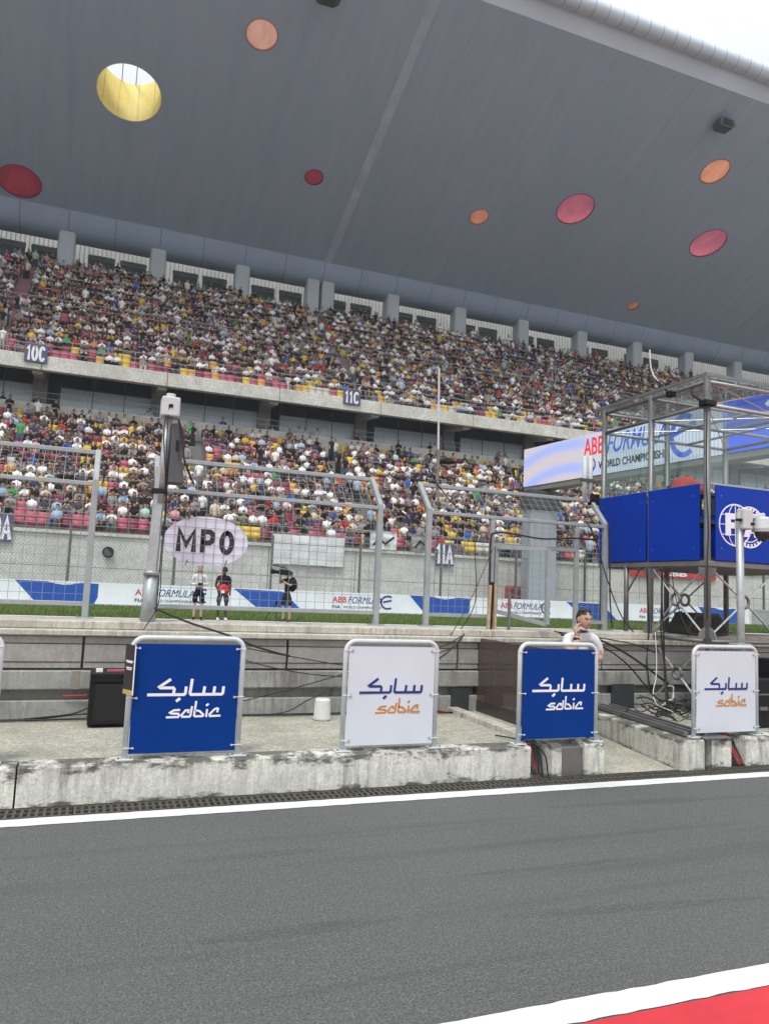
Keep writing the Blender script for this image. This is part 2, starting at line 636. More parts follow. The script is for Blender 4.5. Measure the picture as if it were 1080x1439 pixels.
def sag(p, q, drop, n=10, jitter=0.0):
    p, q = Vector(p), Vector(q)
    out = []
    for i in range(n + 1):
        t = i / n
        w = p.lerp(q, t) - Vector((0, 0, drop * 4 * t * (1 - t)))
        if jitter and 0 < i < n:
            w += Vector((random.uniform(-1, 1), random.uniform(-1, 1), random.uniform(-.4, .4))) * jitter
        out.append(w)
    return out


def smooth_path(pts, n=6):
    P = [Vector(p) for p in pts]
    out = []
    for i in range(len(P) - 1):
        a, b, c, d = P[max(i - 1, 0)], P[i], P[i + 1], P[min(i + 2, len(P) - 1)]
        for k in range(n):
            t = k / n
            out.append(0.5 * ((2 * b) + (c - a) * t + (2 * a - 5 * b + 4 * c - d) * t * t + (3 * b - a - 3 * c + d) * t ** 3))
    out.append(P[-1])
    return out


# ================================================================== the ground
TRZ = 0.45                      # level of the race track
struct('ground', MB().box(-1500, 1500, -1500, 3000, -1.2, -0.06), plain('far_ground', (0.16, 0.16, 0.14), 0.9, 0, 0.2, 0.05))
lane = struct('pit_lane', MB().add([(-120, -30, 0), (160, -30, 0), (160, 5.91, 0), (-120, 5.91, 0)], [(0, 1, 2, 3)]), M_ASPH)


def painted_strip(y0, y1, z, mat, name, parent, j=.005):
    """a hand-laid painted strip: the edges wander a little"""
    r = random.Random(int(y0 * 100))
    xs = [-120, -6] + [-6 + .07 * i for i in range(1, 330)] + [160]
    vs = []
    for x in xs:
        vs += [(x, y0 + r.uniform(-j, j), z), (x, y1 + r.uniform(-j, j), z)]
    return MB().add(vs, [(2 * i, 2 * i + 2, 2 * i + 3, 2 * i + 1) for i in range(len(xs) - 1)]).build(name, mat, parent)


painted_strip(5.735, 5.900, .004, M_WHITE_LINE, 'white_line', lane)
painted_strip(2.665, 2.818, .004, M_WHITE_LINE, 'white_line', lane)
m, n, l, b = new_mat('rubber_mark')
tr_ = n.new('ShaderNodeBsdfTransparent')
mx_ = n.new('ShaderNodeMixShader')
rf = noise(n, l, wcoord(n, l, (1.2, 30, 1)), 3.0, 6, .65)
rg_ = noise(n, l, wcoord(n, l), 110, 3, .7)
mu_ = n.new('ShaderNodeMath')
mu_.operation = 'MULTIPLY'
l.new(ramp(n, l, rf, .40, .72, (0, 0, 0), (.34,) * 3), mu_.inputs[0])
l.new(ramp(n, l, rg_, .35, .6, (.3,) * 3, (1, 1, 1)), mu_.inputs[1])
l.new(mu_.outputs[0], mx_.inputs[0])
l.new(tr_.outputs[0], mx_.inputs[1])
l.new(b.outputs[0], mx_.inputs[2])
l.new(mx_.outputs[0], n['Material Output'].inputs['Surface'])
b.inputs['Base Color'].default_value = (.03, .03, .031, 1)
b.inputs['Roughness'].default_value = .7
MARKS = []
for p_, q_, w_ in (((250, 1212), (470, 1192), .10), ((268, 1326), (565, 1289), .13), ((640, 1232), (900, 1206), .07), ((690, 1290), (1075, 1262), .10), ((760, 1136), (1079, 1118), .12)):
    A_, B_ = on_z(*p_, 0), on_z(*q_, 0)
    MARKS.append((A_.y, (A_.y + B_.y) / 2 - .02, B_.y, w_, A_.x, B_.x))
for i_, (ya, yb, yc, w_, xa_, xb_) in enumerate(MARKS):
    vs = []
    for q_ in range(41):
        f_ = q_ / 40
        y_ = ya * (1 - f_) ** 2 + 2 * yb * f_ * (1 - f_) + yc * f_ * f_
        x_ = xa_ + (xb_ - xa_) * f_
        hw = w_ / 2 * (.05 + .95 * math.sin(math.pi * f_) ** .7)
        vs += [(x_, y_ - hw, .003 + .0006 * i_), (x_, y_ + hw, .003 + .0006 * i_)]
    MB().add(vs, [(2 * q_, 2 * q_ + 2, 2 * q_ + 3, 2 * q_ + 1) for q_ in range(40)]).build('tyre_mark', m, lane)
MB().add([(-120, -9, .004), (160, -9, .004), (160, 2.655, .004), (-120, 2.655, .004)], [(0, 1, 2, 3)]).build('red_paint', M_RED_ROAD, lane)
# drain channel between the lane and the platform
drain = struct('drain_channel', MB().add([(-60, 5.91, -.05), (80, 5.91, -.05), (80, 6.2, -.05), (-60, 6.2, -.05)], [(0, 1, 2, 3)])
               .box(-60, 80, 5.902, 5.915, -.05, .006).box(-60, 80, 6.135, 6.16, -.05, .006), M_DRAIN)
gm = MB()
for i in range(20):
    gm.box(i * .05, i * .05 + .021, 5.918, 6.13, -.03, .004)
gm.box(0, .995, 5.917, 5.94, -.03, .005).box(0, .995, 6.018, 6.038, -.03, .005).box(0, .995, 6.116, 6.132, -.03, .005)
g0 = gm.build('grating', M_GRATE, drain)
g0.location.x = -4
for i in range(1, 22):
    share(g0, drain, (-4 + i, 0, 0))
far_g = MB()
for a, b in ((-60, -4), (18, 80)):
    for i in range(int((b - a) / .05)):
        far_g.box(a + i * .05, a + i * .05 + .022, 5.917, 6.13, -.03, .004)
tag(far_g.build('grating_run', M_GRATE, drain), kind='stuff')

# ---------------------------------------------------------------- the stepped platform of the pit wall
PZ = 0.30


def rough_block(name, x0, x1, y0, y1, z0, z1, mat, parent=None, seed=0, amp=0.006, step=0.12):
    """a concrete block with worn, slightly wandering edges"""
    r = random.Random(seed)
    nx = max(1, int((x1 - x0) / step))
    xs = [x0 + (x1 - x0) * i / nx for i in range(nx + 1)]
    c = 0.016
    prof = [(y0, z0), (y0, z1 - c), (y0 + c, z1), (y1 - c, z1), (y1, z1 - c), (y1, z0)]
    vs, fs = [], []
    for i, x in enumerate(xs):
        ch = r.random() < 0.12
        for j, (y, z) in enumerate(prof):
            k = amp * (2.6 if ch and j in (1, 2) else 1)
            vs.append((x, y + (r.uniform(-.3, 1) * k if j in (0, 1, 2) else 0), z - (r.uniform(0, 1) * k if j in (1, 2) else 0)))
    m = len(prof)
    for i in range(nx):
        for j in range(m - 1):
            a = i * m + j
            fs.append((a, a + m, a + m + 1, a + 1))
    fs.append(tuple(range(m)))
    fs.append(tuple(nx * m + j for j in range(m - 1, -1, -1)))
    return MB().add(vs, fs).build(name, mat, parent)


plat = thing('pit_platform', 'weathered concrete platform with stained front face along the pit lane', 'platform', (0, 6.16, 0))
plat['kind'] = 'structure'
# top and face are two pours: the face strip stands proud of the deck by a hair
rough_block('front_kerb', -60, -.412, 6.16, 6.36, -.05, PZ, M_FACE, plat, 3)
rough_block('front_kerb', -.398, 3.93, 6.16, 6.36, -.05, PZ, M_FACE, plat, 4, step=.05)
for nm, a, b in (('front_kerb', 4.16, 4.27), ('front_kerb', 4.53, 4.76)):
    rough_block(nm, a, b, 6.16, 6.42, -.05, PZ, M_FACE, plat, int(a * 10), step=.05)
MB().box(-60, 4.00, 6.357, 8.12, -.05, PZ - .006).build('deck', M_PLAT, plat)
MB().box(4.00, 4.76, 6.42, 8.12, -.05, PZ - .009).build('deck', M_PLAT, plat)
MB().box(3.93, 4.16, 6.35, 6.41, -.05, PZ - .02).build('recess', M_WALL, plat)
MB().box(4.272, 4.528, 6.185, 6.40, -.03, PZ - .035).build('steel_cover', plain('grey_steel_cover', (0.20, 0.19, 0.18), 0.4, 0.5, 0.1, 6), plat, bevel=.006)
# ramp between the two platform halves, and the kerb beyond it
struct('ramp', MB().add([(4.76, 6.16, 0.0), (5.66, 6.16, 0.0), (5.9, 8.9, 0.12), (4.76, 8.9, 0.12)], [(0, 1, 2, 3)]), M_PLAT)
kerb = thing('ramp_kerb', 'low pale concrete kerb running back beside the ramp under the tower', 'kerb', (5.7, 6.1, 0))
MB().add([(5.66, 6.12, -.05), (5.96, 6.10, -.05), (6.45, 8.3, -.05), (5.92, 8.3, -.05), (5.66, 6.12, .3), (5.96, 6.10, .3), (6.2, 8.3, .3), (5.92, 8.3, .3)],
         [(0, 3, 2, 1), (4, 5, 6, 7), (0, 1, 5, 4), (1, 2, 6, 5), (2, 3, 7, 6), (3, 0, 4, 7)]).build('kerb_stone', M_FACE, kerb, bevel=.012)
plat2 = thing('tower_platform', 'concrete platform blocks with cable slots under the blue tower', 'platform', (6, 6.16, 0))
plat2['kind'] = 'structure'
for a, b in ((6.10, 6.36), (6.56, 40.0)):
    rough_block('front_kerb', a, b, 6.15, 6.45, -.05, PZ, M_FACE, plat2, int(a * 7), step=.06 if b < 10 else .2)
MB().box(6.22, 40, 6.46, 8.12, -.05, PZ - .012).build('deck', M_PLAT, plat2)
MB().box(5.97, 6.22, 6.6, 8.12, -.05, .16).build('deck', M_PLAT, plat2)
MB().box(5.98, 6.6, 6.40, 6.44, -.05, .18).build('recess', M_DKWALL, plat2)
MB().box(5.98, 6.34, 6.12, 6.5, PZ, PZ + .012).build('cover_plate', M_STEEL, plat2)
# steel channels lying along the kerb
for i, (dx, z) in enumerate(((0.03, .335), (0.16, .33), (0.30, .325))):
    c = MB().bar((5.82 + dx, 6.25, z), (6.06 + dx, 8.25, z + .005), .05, .045).build('steel_channel', M_STEEL)
    tag(c, ['worn steel channel on the kerb nearest the ramp', 'middle steel channel of three lying on the kerb', 'steel channel on the kerb closest to the tower legs'][i], 'channel', 'steel channels on the kerb')

# ---------------------------------------------------------------- the pit wall
wall = thing('pit_wall', 'grey concrete pit wall with cladding panels and pale cap', 'wall', (0, 8.1, 0.3))
MB().box(-60, 60, 8.22, 8.7, 0, 1.1).build('core', M_WALL, wall)
MB().box(-60, 60, 8.10, 8.23, .28, .475).build('lower_beam', M_WALL, wall, bevel=.01)
MB().box(-60, 60, 8.085, 8.23, .58, .765).build('middle_beam', M_WALL, wall, bevel=.012)
MB().box(-60, 60, 8.06, 8.60, 1.105, 1.165).build('cap', M_CAP, wall, bevel=.01)
MB().box(-60, 60, 8.17, 8.74, 1.165, 1.25).build('cap', M_CAP, wall, bevel=.012)
MB().box(-60, 60, 8.70, 8.76, 0, 1.19).build('track_side', M_WALL, wall)
k = 0
for i in range(-4, 9):
    x0, x1 = -.03 + i * 2.08 + .012, -.03 + (i + 1) * 2.08 - .012
    for z0, z1, y in ((1.025, 1.098, 8.118), (.848, 1.018, 8.105), (.785, .841, 8.115)):
        MB().box(x0, x1, y, 8.222, z0, z1).build('panel', M_PANEL, wall, bevel=.004)
    # the pour joint in the beam below
    MB().box(x0 - .10, x0 - .02, 8.082, 8.1, .585, .76).build('patch', concrete('rubble_patch%d' % k, (.33, .31, .26), fine=90), wall) if i % 2 == 0 else None
    k += 1
# flat dark panels right of the second white board, painting in the openings' shade
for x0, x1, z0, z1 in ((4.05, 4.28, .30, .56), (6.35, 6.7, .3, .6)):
    MB().box(x0, x1, 8.078, 8.1, z0, z1).build('shade_panel', M_DKWALL, wall)

# ---------------------------------------------------------------- track, verge
struct('race_track', MB().add([(-400, 8.76, TRZ), (500, 8.76, TRZ), (500, 25.2, TRZ), (-400, 25.2, TRZ)], [(0, 1, 2, 3)])
       .box(-400, 500, 8.761, 8.79, -.05, TRZ - .004), M_TRACK)
MB().add([(-400, 24.3, TRZ + .004), (500, 24.3, TRZ + .004), (500, 24.75, TRZ + .004), (-400, 24.75, TRZ + .004)], [(0, 1, 2, 3)]).build('white_line', M_WHITE_LINE, bpy.data.objects['race_track'])
m, n, l, b = new_mat('turf')
v = wcoord(n, l)
c = mixc(n, l, ramp(n, l, noise(n, l, v, 1.5, 5), .3, .7), (0.07, 0.115, 0.028), (0.12, 0.16, 0.045))
c = mixc(n, l, ramp(n, l, noise(n, l, v, 14, 4), .4, .7, (0, 0, 0), (.6,) * 3), c, (0.16, 0.18, 0.06))
l.new(c, b.inputs['Base Color'])
b.inputs['Roughness'].default_value = .95
M_TURF = m
struct('grass_verge', MB().add([(-400, 25.2, TRZ - .01), (500, 25.2, TRZ - .01), (500, 36.6, TRZ - .01), (-400, 36.6, TRZ - .01)], [(0, 1, 2, 3)]), M_TURF)
struct('service_road', MB().add([(-400, 35.2, TRZ), (500, 35.2, TRZ), (500, 40.0, TRZ), (-400, 40.0, TRZ)], [(0, 1, 2, 3)]), plain('service_road', (.33, .33, .32), .9, 0, .15, .6))
NB = 70000
bx = rng.uniform(-8, 52, NB)
by = 25.25 + 9.8 * rng.random(NB) ** 1.4
bh = rng.uniform(.03, .11, NB)
ba = rng.uniform(0, 6.28, NB)
bw = rng.uniform(.008, .02, NB)
P = np.empty((NB, 3, 3))
P[:, 0] = np.stack([bx - bw * np.cos(ba), by - bw * np.sin(ba), np.full(NB, TRZ - .012)], 1)
P[:, 1] = np.stack([bx + bw * np.cos(ba), by + bw * np.sin(ba), np.full(NB, TRZ - .012)], 1)
P[:, 2] = np.stack([bx + rng.normal(0, .025, NB), by + rng.normal(0, .025, NB), TRZ + bh], 1)


def np_mesh(name, verts, tris, mat, colors=None, mask=None, parent=None, smooth=False):
    me = bpy.data.meshes.new(name)
    verts = np.asarray(verts, dtype=np.float32).reshape(-1, 3)
    tris = np.asarray(tris, dtype=np.int32).reshape(-1, 3)
    me.vertices.add(len(verts))
    me.vertices.foreach_set('co', verts.ravel())
    me.loops.add(tris.size)
    me.loops.foreach_set('vertex_index', tris.ravel())
    me.polygons.add(len(tris))
    me.polygons.foreach_set('loop_start', np.arange(0, tris.size, 3, dtype=np.int32))
    me.polygons.foreach_set('loop_total', np.full(len(tris), 3, dtype=np.int32))
    if smooth:
        me.polygons.foreach_set('use_smooth', np.ones(len(tris), dtype=bool))
    me.update(calc_edges=True)
    if colors is not None:
        a = me.attributes.new('Col', 'FLOAT_COLOR', 'POINT')
        c4 = np.ones((len(verts), 4), dtype=np.float32)
        c4[:, :3] = colors
        a.data.foreach_set('color', c4.ravel())
    if mask is not None:
        a = me.attributes.new('Mask', 'FLOAT', 'POINT')
        a.data.foreach_set('value', np.asarray(mask, dtype=np.float32))
    me.materials.append(mat)
    o = bpy.data.objects.new(name, me)
    COL.objects.link(o)
    o.parent = parent
    return o


gc = np.stack([rng.uniform(.08, .17, NB), rng.uniform(.14, .23, NB), rng.uniform(.025, .06, NB)], 1)
gr = np_mesh('grass', P.reshape(-1, 3), np.arange(NB * 3).reshape(-1, 3), M_PEOPLE, np.repeat(gc, 3, 0))
tag(gr, 'short mown green grass on the verge beyond the track', 'grass', kind='stuff')


# ================================================================== the grandstand
GX0, GX1 = -70.0, 170.0
stand = thing('grandstand', 'huge concrete grandstand with two seating tiers and a sweeping grey roof', 'grandstand', (0, 40, 0))

# front retaining wall, in cast panels
FW_Y = 39.6
for i in range(-14, 34):
    x0, x1 = -1.1 + i * 4.9 + .02, -1.1 + (i + 1) * 4.9 - .02
    MB().box(x0, x1, FW_Y, FW_Y + .35, 0, 3.72).build('wall_panel', M_STANDC, stand)
MB().box(GX0, GX1, FW_Y + .05, FW_Y + .5, 0, 3.68).build('wall_core', M_DKWALL, stand)
MB().box(GX0, GX1, FW_Y - .12, FW_Y + .5, 3.70, 3.86).build('wall_coping', M_SLABC, stand)

# lower tier ------------------------------------------------------
LROWS = [(40.1 + .82 * i + (0.9 if i >= 8 else 0), 3.85 + .545 * i + (.25 if i >= 8 else 0)) for i in range(14)]


def tier(name, rows, z_bottom, parent):
    prof = [(rows[0][0], z_bottom)]
    for i, (y, z) in enumerate(rows):
        prof.append((y, z))
        ny = rows[i + 1][0] if i + 1 < len(rows) else y + .9
        prof.append((ny, z))
    prof.append((prof[-1][0], z_bottom))
    mb = MB()
    nb = len(prof)
    mb.add([(GX0, y, z) for y, z in prof] + [(GX1, y, z) for y, z in prof], [(i, i + 1, i + 1 + nb, i + nb) for i in range(nb - 1)])
    return mb.build(name, M_TIERC, parent)


tier('lower_tier', LROWS, 0.2, stand)
LBACK_Y, LBACK_Z = LROWS[-1][0] + .9, LROWS[-1][1]
PAR_Z = H + .2095 * LBACK_Y
MB().box(GX0, GX1, LBACK_Y, LBACK_Y + .2, LBACK_Z - .3, PAR_Z).build('parapet', M_SLABC, stand)
MB().box(GX0, GX1, LBACK_Y + .2, LBACK_Y + 2.2, PAR_Z - 1.2, PAR_Z - 1.0).build('walkway', M_TIERC, stand)
# hospitality glazing behind the walkway
GLY = LBACK_Y + 1.75
zf = PAR_Z - 1.0
for i in range(-6, 18):
    bx0 = -4.2 + i * 7.55
    for j in range(3):
        x0 = bx0 + 1.25 + j * 2.06
        w = MB().box(x0, x0 + 2.0, GLY, GLY + .06, zf + 2.62, zf + 4.0).build('window', M_WINGLASS, stand)
        MB().box(x0, x0 + 2.0, GLY - .01, GLY + .05, zf, zf + 2.58).build('lower_pane', M_LOWGLASS, w)
        MB().box(x0 - .06, x0 - .0, GLY - .05, GLY + .08, zf, zf + 4.2).box(x0, x0 + 2.0, GLY - .03, GLY + .05, zf + 2.58, zf + 2.64).build('frame', M_MULL, w)
    MB().box(bx0 - .45, bx0 + .45, GLY - .5, GLY + .3, zf - 3, zf + 4.4).build('column', plain('hall_column', (.26, .265, .26), .7, 0, .15, .5), stand)
    MB().add([(bx0 - .3, 50.75, 14.2), (bx0 + .3, 50.75, 14.2), (bx0 + .3, GLY, 14.6), (bx0 - .3, GLY, 14.6), (bx0 - .3, 50.75, 14.7), (bx0 + .3, 50.75, 14.7), (bx0 + .3, GLY, 16.4), (bx0 - .3, GLY, 16.4)],
             [(0, 3, 2, 1), (4, 5, 6, 7), (0, 1, 5, 4), (1, 2, 6, 5), (2, 3, 7, 6), (3, 0, 4, 7)]).build('raker_beam', M_STANDC, stand)
    d = MB().box(bx0 + .45, bx0 + 1.2, GLY + .02, GLY + .1, zf, zf + 2.1).build('door', M_DKWALL, stand)
    MB().box(bx0 + .47, bx0 + .55, GLY - .01, GLY + .02, zf, zf + 2.1).box(bx0 + 1.1, bx0 + 1.18, GLY - .01, GLY + .02, zf, zf + 2.1).build('frame', M_MULL, d)
MB().box(GX0, GX1, GLY + .3, GLY + .5, zf - 2, zf + 6).build('back_wall', M_DKWALL, stand)

# upper tier ------------------------------------------------------
SLAB_Y = 50.2
for i in range(-6, 18):
    x0 = -4.2 + i * 7.55 + .25
    MB().box(x0 + .015, x0 + 7.535, SLAB_Y, SLAB_Y + .5, H + .2515 * SLAB_Y, H + .27 * SLAB_Y).build('edge_beam', M_SLABC, stand, bevel=.03)
UROWS = [(50.75 + .8 * i, 15.05 + .62 * i) for i in range(9)]
y9 = UROWS[-1][0] + 2.1
UROWS2 = [(y9 + .8 * i, UROWS[-1][1] + 1.0 + .66 * i) for i in range(10)]
UALL = UROWS + UROWS2
mb = MB()
prof = [(50.72, 14.4)]
for i, (y, z) in enumerate(UALL):
    prof.append((y, z))
    prof.append((UALL[i + 1][0] if i + 1 < len(UALL) else y + .9, z))
TOP_Y, TOP_Z = prof[-1]
prof += [(80.5, TOP_Z), (80.5, TOP_Z - .5)]
under = [(TOP_Y, TOP_Z - .6), (59, 19.0), (GLY + .5, 16.4)]
prof += under
nb = len(prof)
MB().add([(GX0, y, z) for y, z in prof] + [(GX1, y, z) for y, z in prof], [(i, (i + 1) % nb, (i + 1) % nb + nb, i + nb) for i in range(nb)]).build('upper_tier', M_TIERC, stand)


# railings: posts and two rails for each bay
def railing(y, z, h, x0, x1, step=1.9, r=.028, bars=2, parent=stand):
    xs = [x0 + i * step for i in range(int((x1 - x0) / step) + 1)]
    mb = MB()
    for x in xs:
        mb.box(x - r * .8, x + r * .8, y - r * .8, y + r * .8, z, z + h)
    for kk in range(bars):
        zz = z + h * (1 - kk / max(1, bars))
        mb.box(x0, x1, y - r, y + r, zz - r, zz + r)
    return mb.build('railing', M_RAIL, parent)


for a in range(-2, 8):
    xa, xb = -4.2 + a * 15.1, -4.2 + (a + 1) * 15.1
    railing(SLAB_Y + .15, 15.2, 1.15, xa, xb, 1.9, .018, 3)
    railing(UROWS[-1][0] + 1.9, UROWS[-1][1] + .9, 1.1, xa, xb, 1.9, .018, 3)
    railing(LROWS[8][0] - .5, LROWS[7][1] + .15, 1.1, xa, xb, 1.9, .016, 3)
    railing(FW_Y + .0, 3.86, .95, xa, xb, 1.9, .016, 3)
    railing(LBACK_Y + .1, PAR_Z, .75, xa, xb, 1.5, .016, 2)
    railing(TOP_Y + .4, TOP_Z, 1.1, xa, xb, 1.9, .03, 3)
    # concrete upstand of the middle gangway
    MB().box(xa, xb, UROWS[-1][0] + 1.75, UROWS[-1][0] + 2.1, UROWS[-1][1], UROWS[-1][1] + .9).build('upstand', M_TIERC, stand)

# aisles with stairs ------------------------------------------------
L_AISLE = [-19, 5.6, 15.4, 30, 45, 60]
U_AISLE = [-6.6, 17.6, 40.5, 63, 86]
M_PINKSTEP = plain('pink_step', (.42, .10, .14), .7, 0, .12, 1)
for ax, rows in [(a, LROWS) for a in L_AISLE] + [(a, UALL) for a in U_AISLE]:
    for i, (y, z) in enumerate(rows[:-1]):
        y2, z2 = rows[i + 1]
        MB().box(ax - .6, ax + .6, y + (y2 - y) * .5, y2, z + .004, z + (z2 - z) * .5).build('step', M_PINKSTEP if ax == -6.6 else M_TIERC, stand)
    mb = MB()
    for s in (-.68, .68):
        for (y, z) in rows[::3]:
            mb.box(ax + s - .02, ax + s + .02, y - .02, y + .02, z, z + .9)
    mb.build('handrail', M_RAIL, stand)

# top concourse: columns, back wall of cream louvres, doors -----------
COLX = [-72.2 + 7.55 * i for i in range(32)]
for x in COLX:
    if -14 < x < 100:
        if abs(x - 18.4) < 3.7:
            pair = (17.65, 19.15)
            for xx in pair:
                MB().box(xx - .62, xx + .62, 67.5, 68.9, TOP_Z - .2, 32.0).build('roof_column', M_COLUMN, stand, bevel=.2, seg=3)
        else:
            MB().box(x - .68, x + .68, 67.5, 68.9, TOP_Z - .2, 32.0).build('roof_column', M_COLUMN, stand, bevel=.28, seg=3)
cm = MB()
for i in range(int((GX1 - GX0) / .42)):
    x = GX0 + i * .42
    cm.box(x, x + .33, 79.2, 79.3, TOP_Z, TOP_Z + 8.8)
tag(cm.build('louvre_wall', M_CREAM, stand), kind='stuff')
MB().box(GX0, GX1, 79.3, 79.5, TOP_Z, TOP_Z + 8.8).build('back_wall', M_CREAM, stand)
for i in range(-2, 9):
    x0 = -4.2 + 7.55 * i
    for a in (1.6, 4.4):
        w = MB().box(x0 + a, x0 + a + 2.3, 71.9, 72.0, TOP_Z, TOP_Z + 3.7).build('glass_screen', plain('green_glass', (.16, .24, .23), .2, 0, .1, .4), stand)
        MB().box(x0 + a - .05, x0 + a + 2.35, 71.85, 72.05, TOP_Z + 3.7, TOP_Z + 4.25).build('head_frame', plain('pale_frame', (.42, .48, .47), .5), w, bevel=.1)
    MB().box(x0 + 1.2, x0 + 1.7, 67.35, 67.4, TOP_Z + .5, TOP_Z + .95).build('notice', M_INKW, stand)

# ---------------------------------------------------------------- the roof: a thick inclined wing pierced by coloured drums
T_ROOF = 4.2
S_B = (66.6, 32.55)                    # back (low) edge of the flat soffit
S_F = (42.4, 42.1)                    # front (high) edge
sl = Vector((0, S_F[0] - S_B[0], S_F[1] - S_B[1]))
SLEN = sl.length
st = sl.normalized()                  # up the slope, towards the front
sn = Vector((0, -st.z, st.y)) * (1 if st.y > 0 else -1)
sn = Vector((0, abs(sn.y), abs(sn.z)))


def soff(x, t, n=0.0):
    return Vector((x, S_B[0], S_B[1])) + st * t + sn * n


m, n, l, b = new_mat('roof_sheet')
v = wcoord(n, l)
c = mixc(n, l, ramp(n, l, noise(n, l, wcoord(n, l, (1.1, .12, .12)), 1.2, 5, .6), .35, .68), (.47, .59, .76), (.54, .65, .80))
c = mixc(n, l, ramp(n, l, noise(n, l, wcoord(n, l, (2.6, .05, .05)), 2.0, 4, .6), .56, .75, (0, 0, 0), (.35,) * 3), c, (.60, .72, .86))
c = mixc(n, l, ramp(n, l, noise(n, l, v, .09, 4), .4, .7, (0, 0, 0), (.3,) * 3), c, (.41, .53, .70))
l.new(c, b.inputs['Base Color'])
b.inputs['Roughness'].default_value = .5
b.inputs['Specular IOR Level'].default_value = .4
M_ROOF = m


def translucent(name, col):
    if name in MATS:
        return MATS[name]
    m, n, l, b = new_mat(name)
    tl = n.new('ShaderNodeBsdfTranslucent')
    df = n.new('ShaderNodeBsdfDiffuse')
    f = noise(n, l, wcoord(n, l, (1, .4, .4)), 1.4, 5)
    cc_ = mixc(n, l, ramp(n, l, f, .35, .7), tuple(x * .82 for x in col), tuple(min(1, x * 1.1) for x in col))
    l.new(cc_, tl.inputs['Color'])
    l.new(cc_, df.inputs['Color'])
    mx = n.new('ShaderNodeMixShader')
    mx.inputs[0].default_value = .35
    l.new(tl.outputs[0], mx.inputs[1])
    l.new(df.outputs[0], mx.inputs[2])
    l.new(mx.outputs[0], n['Material Output'].inputs['Surface'])
    MATS[name] = m
    return m


roof = MB().box(GX0, GX1, 72.4, 72.9, 33.5, 38.0).build('roof', M_ROOF, stand)

holes = []
for px, py, dia, col in ((182, 131, 4.5, 'yellow'), (368, 49, 2.15, 'salmon'), (28, 255, 3.2, 'red'), (441, 249, 1.5, 'red'), (808, 294, 3.4, 'pink'),
                         (673, 305, 1.7, 'orange'), (1004, 241, 2.5, 'orange'), (994, 342, 3.5, 'pink'), (889, 430, 1.25, 'orange')):
    r = ray(px, py)
    q = Vector((0, 0, H))
    tt = (Vector((0, S_B[0], S_B[1])) - q).dot(sn) / r.dot(sn)
    p = q + r * tt
    holes.append((p.x, (p - Vector((p.x, S_B[0], S_B[1]))).dot(st), dia / 2, col))
for hx, ht, rr, col in [(-22, 12, 1.6, 'red'), (-34, 17, 2.2, 'yellow'), (80, 16, 1.6, 'pink'), (96, 10, 2.2, 'yellow')]:
    holes.append((hx, ht, rr, col))
DRUM = {'yellow': (.84, .72, .24), 'salmon': (.95, .50, .38), 'red': (.42, .045, .075), 'pink': (.50, .13, .18), 'orange': (.90, .38, .22)}


def flare(ht, rr, col):
    """how far an added, unseen light-gathering cone widens upwards (the open yellow drum is straight)"""
    return 1.0 if col == 'yellow' else max(1.0, min(2.2, (ht - .25) / rr, (SLEN - .3 - ht) / rr))


def pierced(nn, name):
    bm = bmesh.new()
    NX = 24
    rim = [(GX0 + (GX1 - GX0) * i / NX, 0) for i in range(NX + 1)] + [(GX1, SLEN * j / 4) for j in range(1, 4)] + \
          [(GX1 - (GX1 - GX0) * i / NX, SLEN) for i in range(NX + 1)] + [(GX0, SLEN - SLEN * j / 4) for j in range(1, 4)]
    fl = (lambda ht, rr, c: 1.0) if nn < 1 else flare
    loops = [rim] + [[(hx + fl(ht, rr, c) * rr * math.cos(2 * math.pi * kk / 40), ht + fl(ht, rr, c) * rr * math.sin(2 * math.pi * kk / 40)) for kk in range(40)] for hx, ht, rr, c in holes]
    es = []
    for lp in loops:
        vs = [bm.verts.new((x, t, 0)) for x, t in lp]
        es += [bm.edges.new((vs[i], vs[(i + 1) % len(vs)])) for i in range(len(vs))]
    bmesh.ops.triangle_fill(bm, edges=es, use_beauty=True, use_dissolve=False)
    # triangle_fill also fills the round openings: drop faces whose middle lies in one
    bad = [f for f in bm.faces if any((f.calc_center_median().x - hx) ** 2 + (f.calc_center_median().y - ht) ** 2 < (rr * fl(ht, rr, c) * .985) ** 2 for hx, ht, rr, c in holes)]
    bmesh.ops.delete(bm, geom=bad, context='FACES_ONLY')
    for vv in bm.verts:
        vv.co = soff(vv.co.x, vv.co.y, nn) - Vector(stand.location)
    me = bpy.data.meshes.new(name)
    bm.to_mesh(me)
    bm.free()
    return mesh_obj(name, me, M_ROOF, roof)


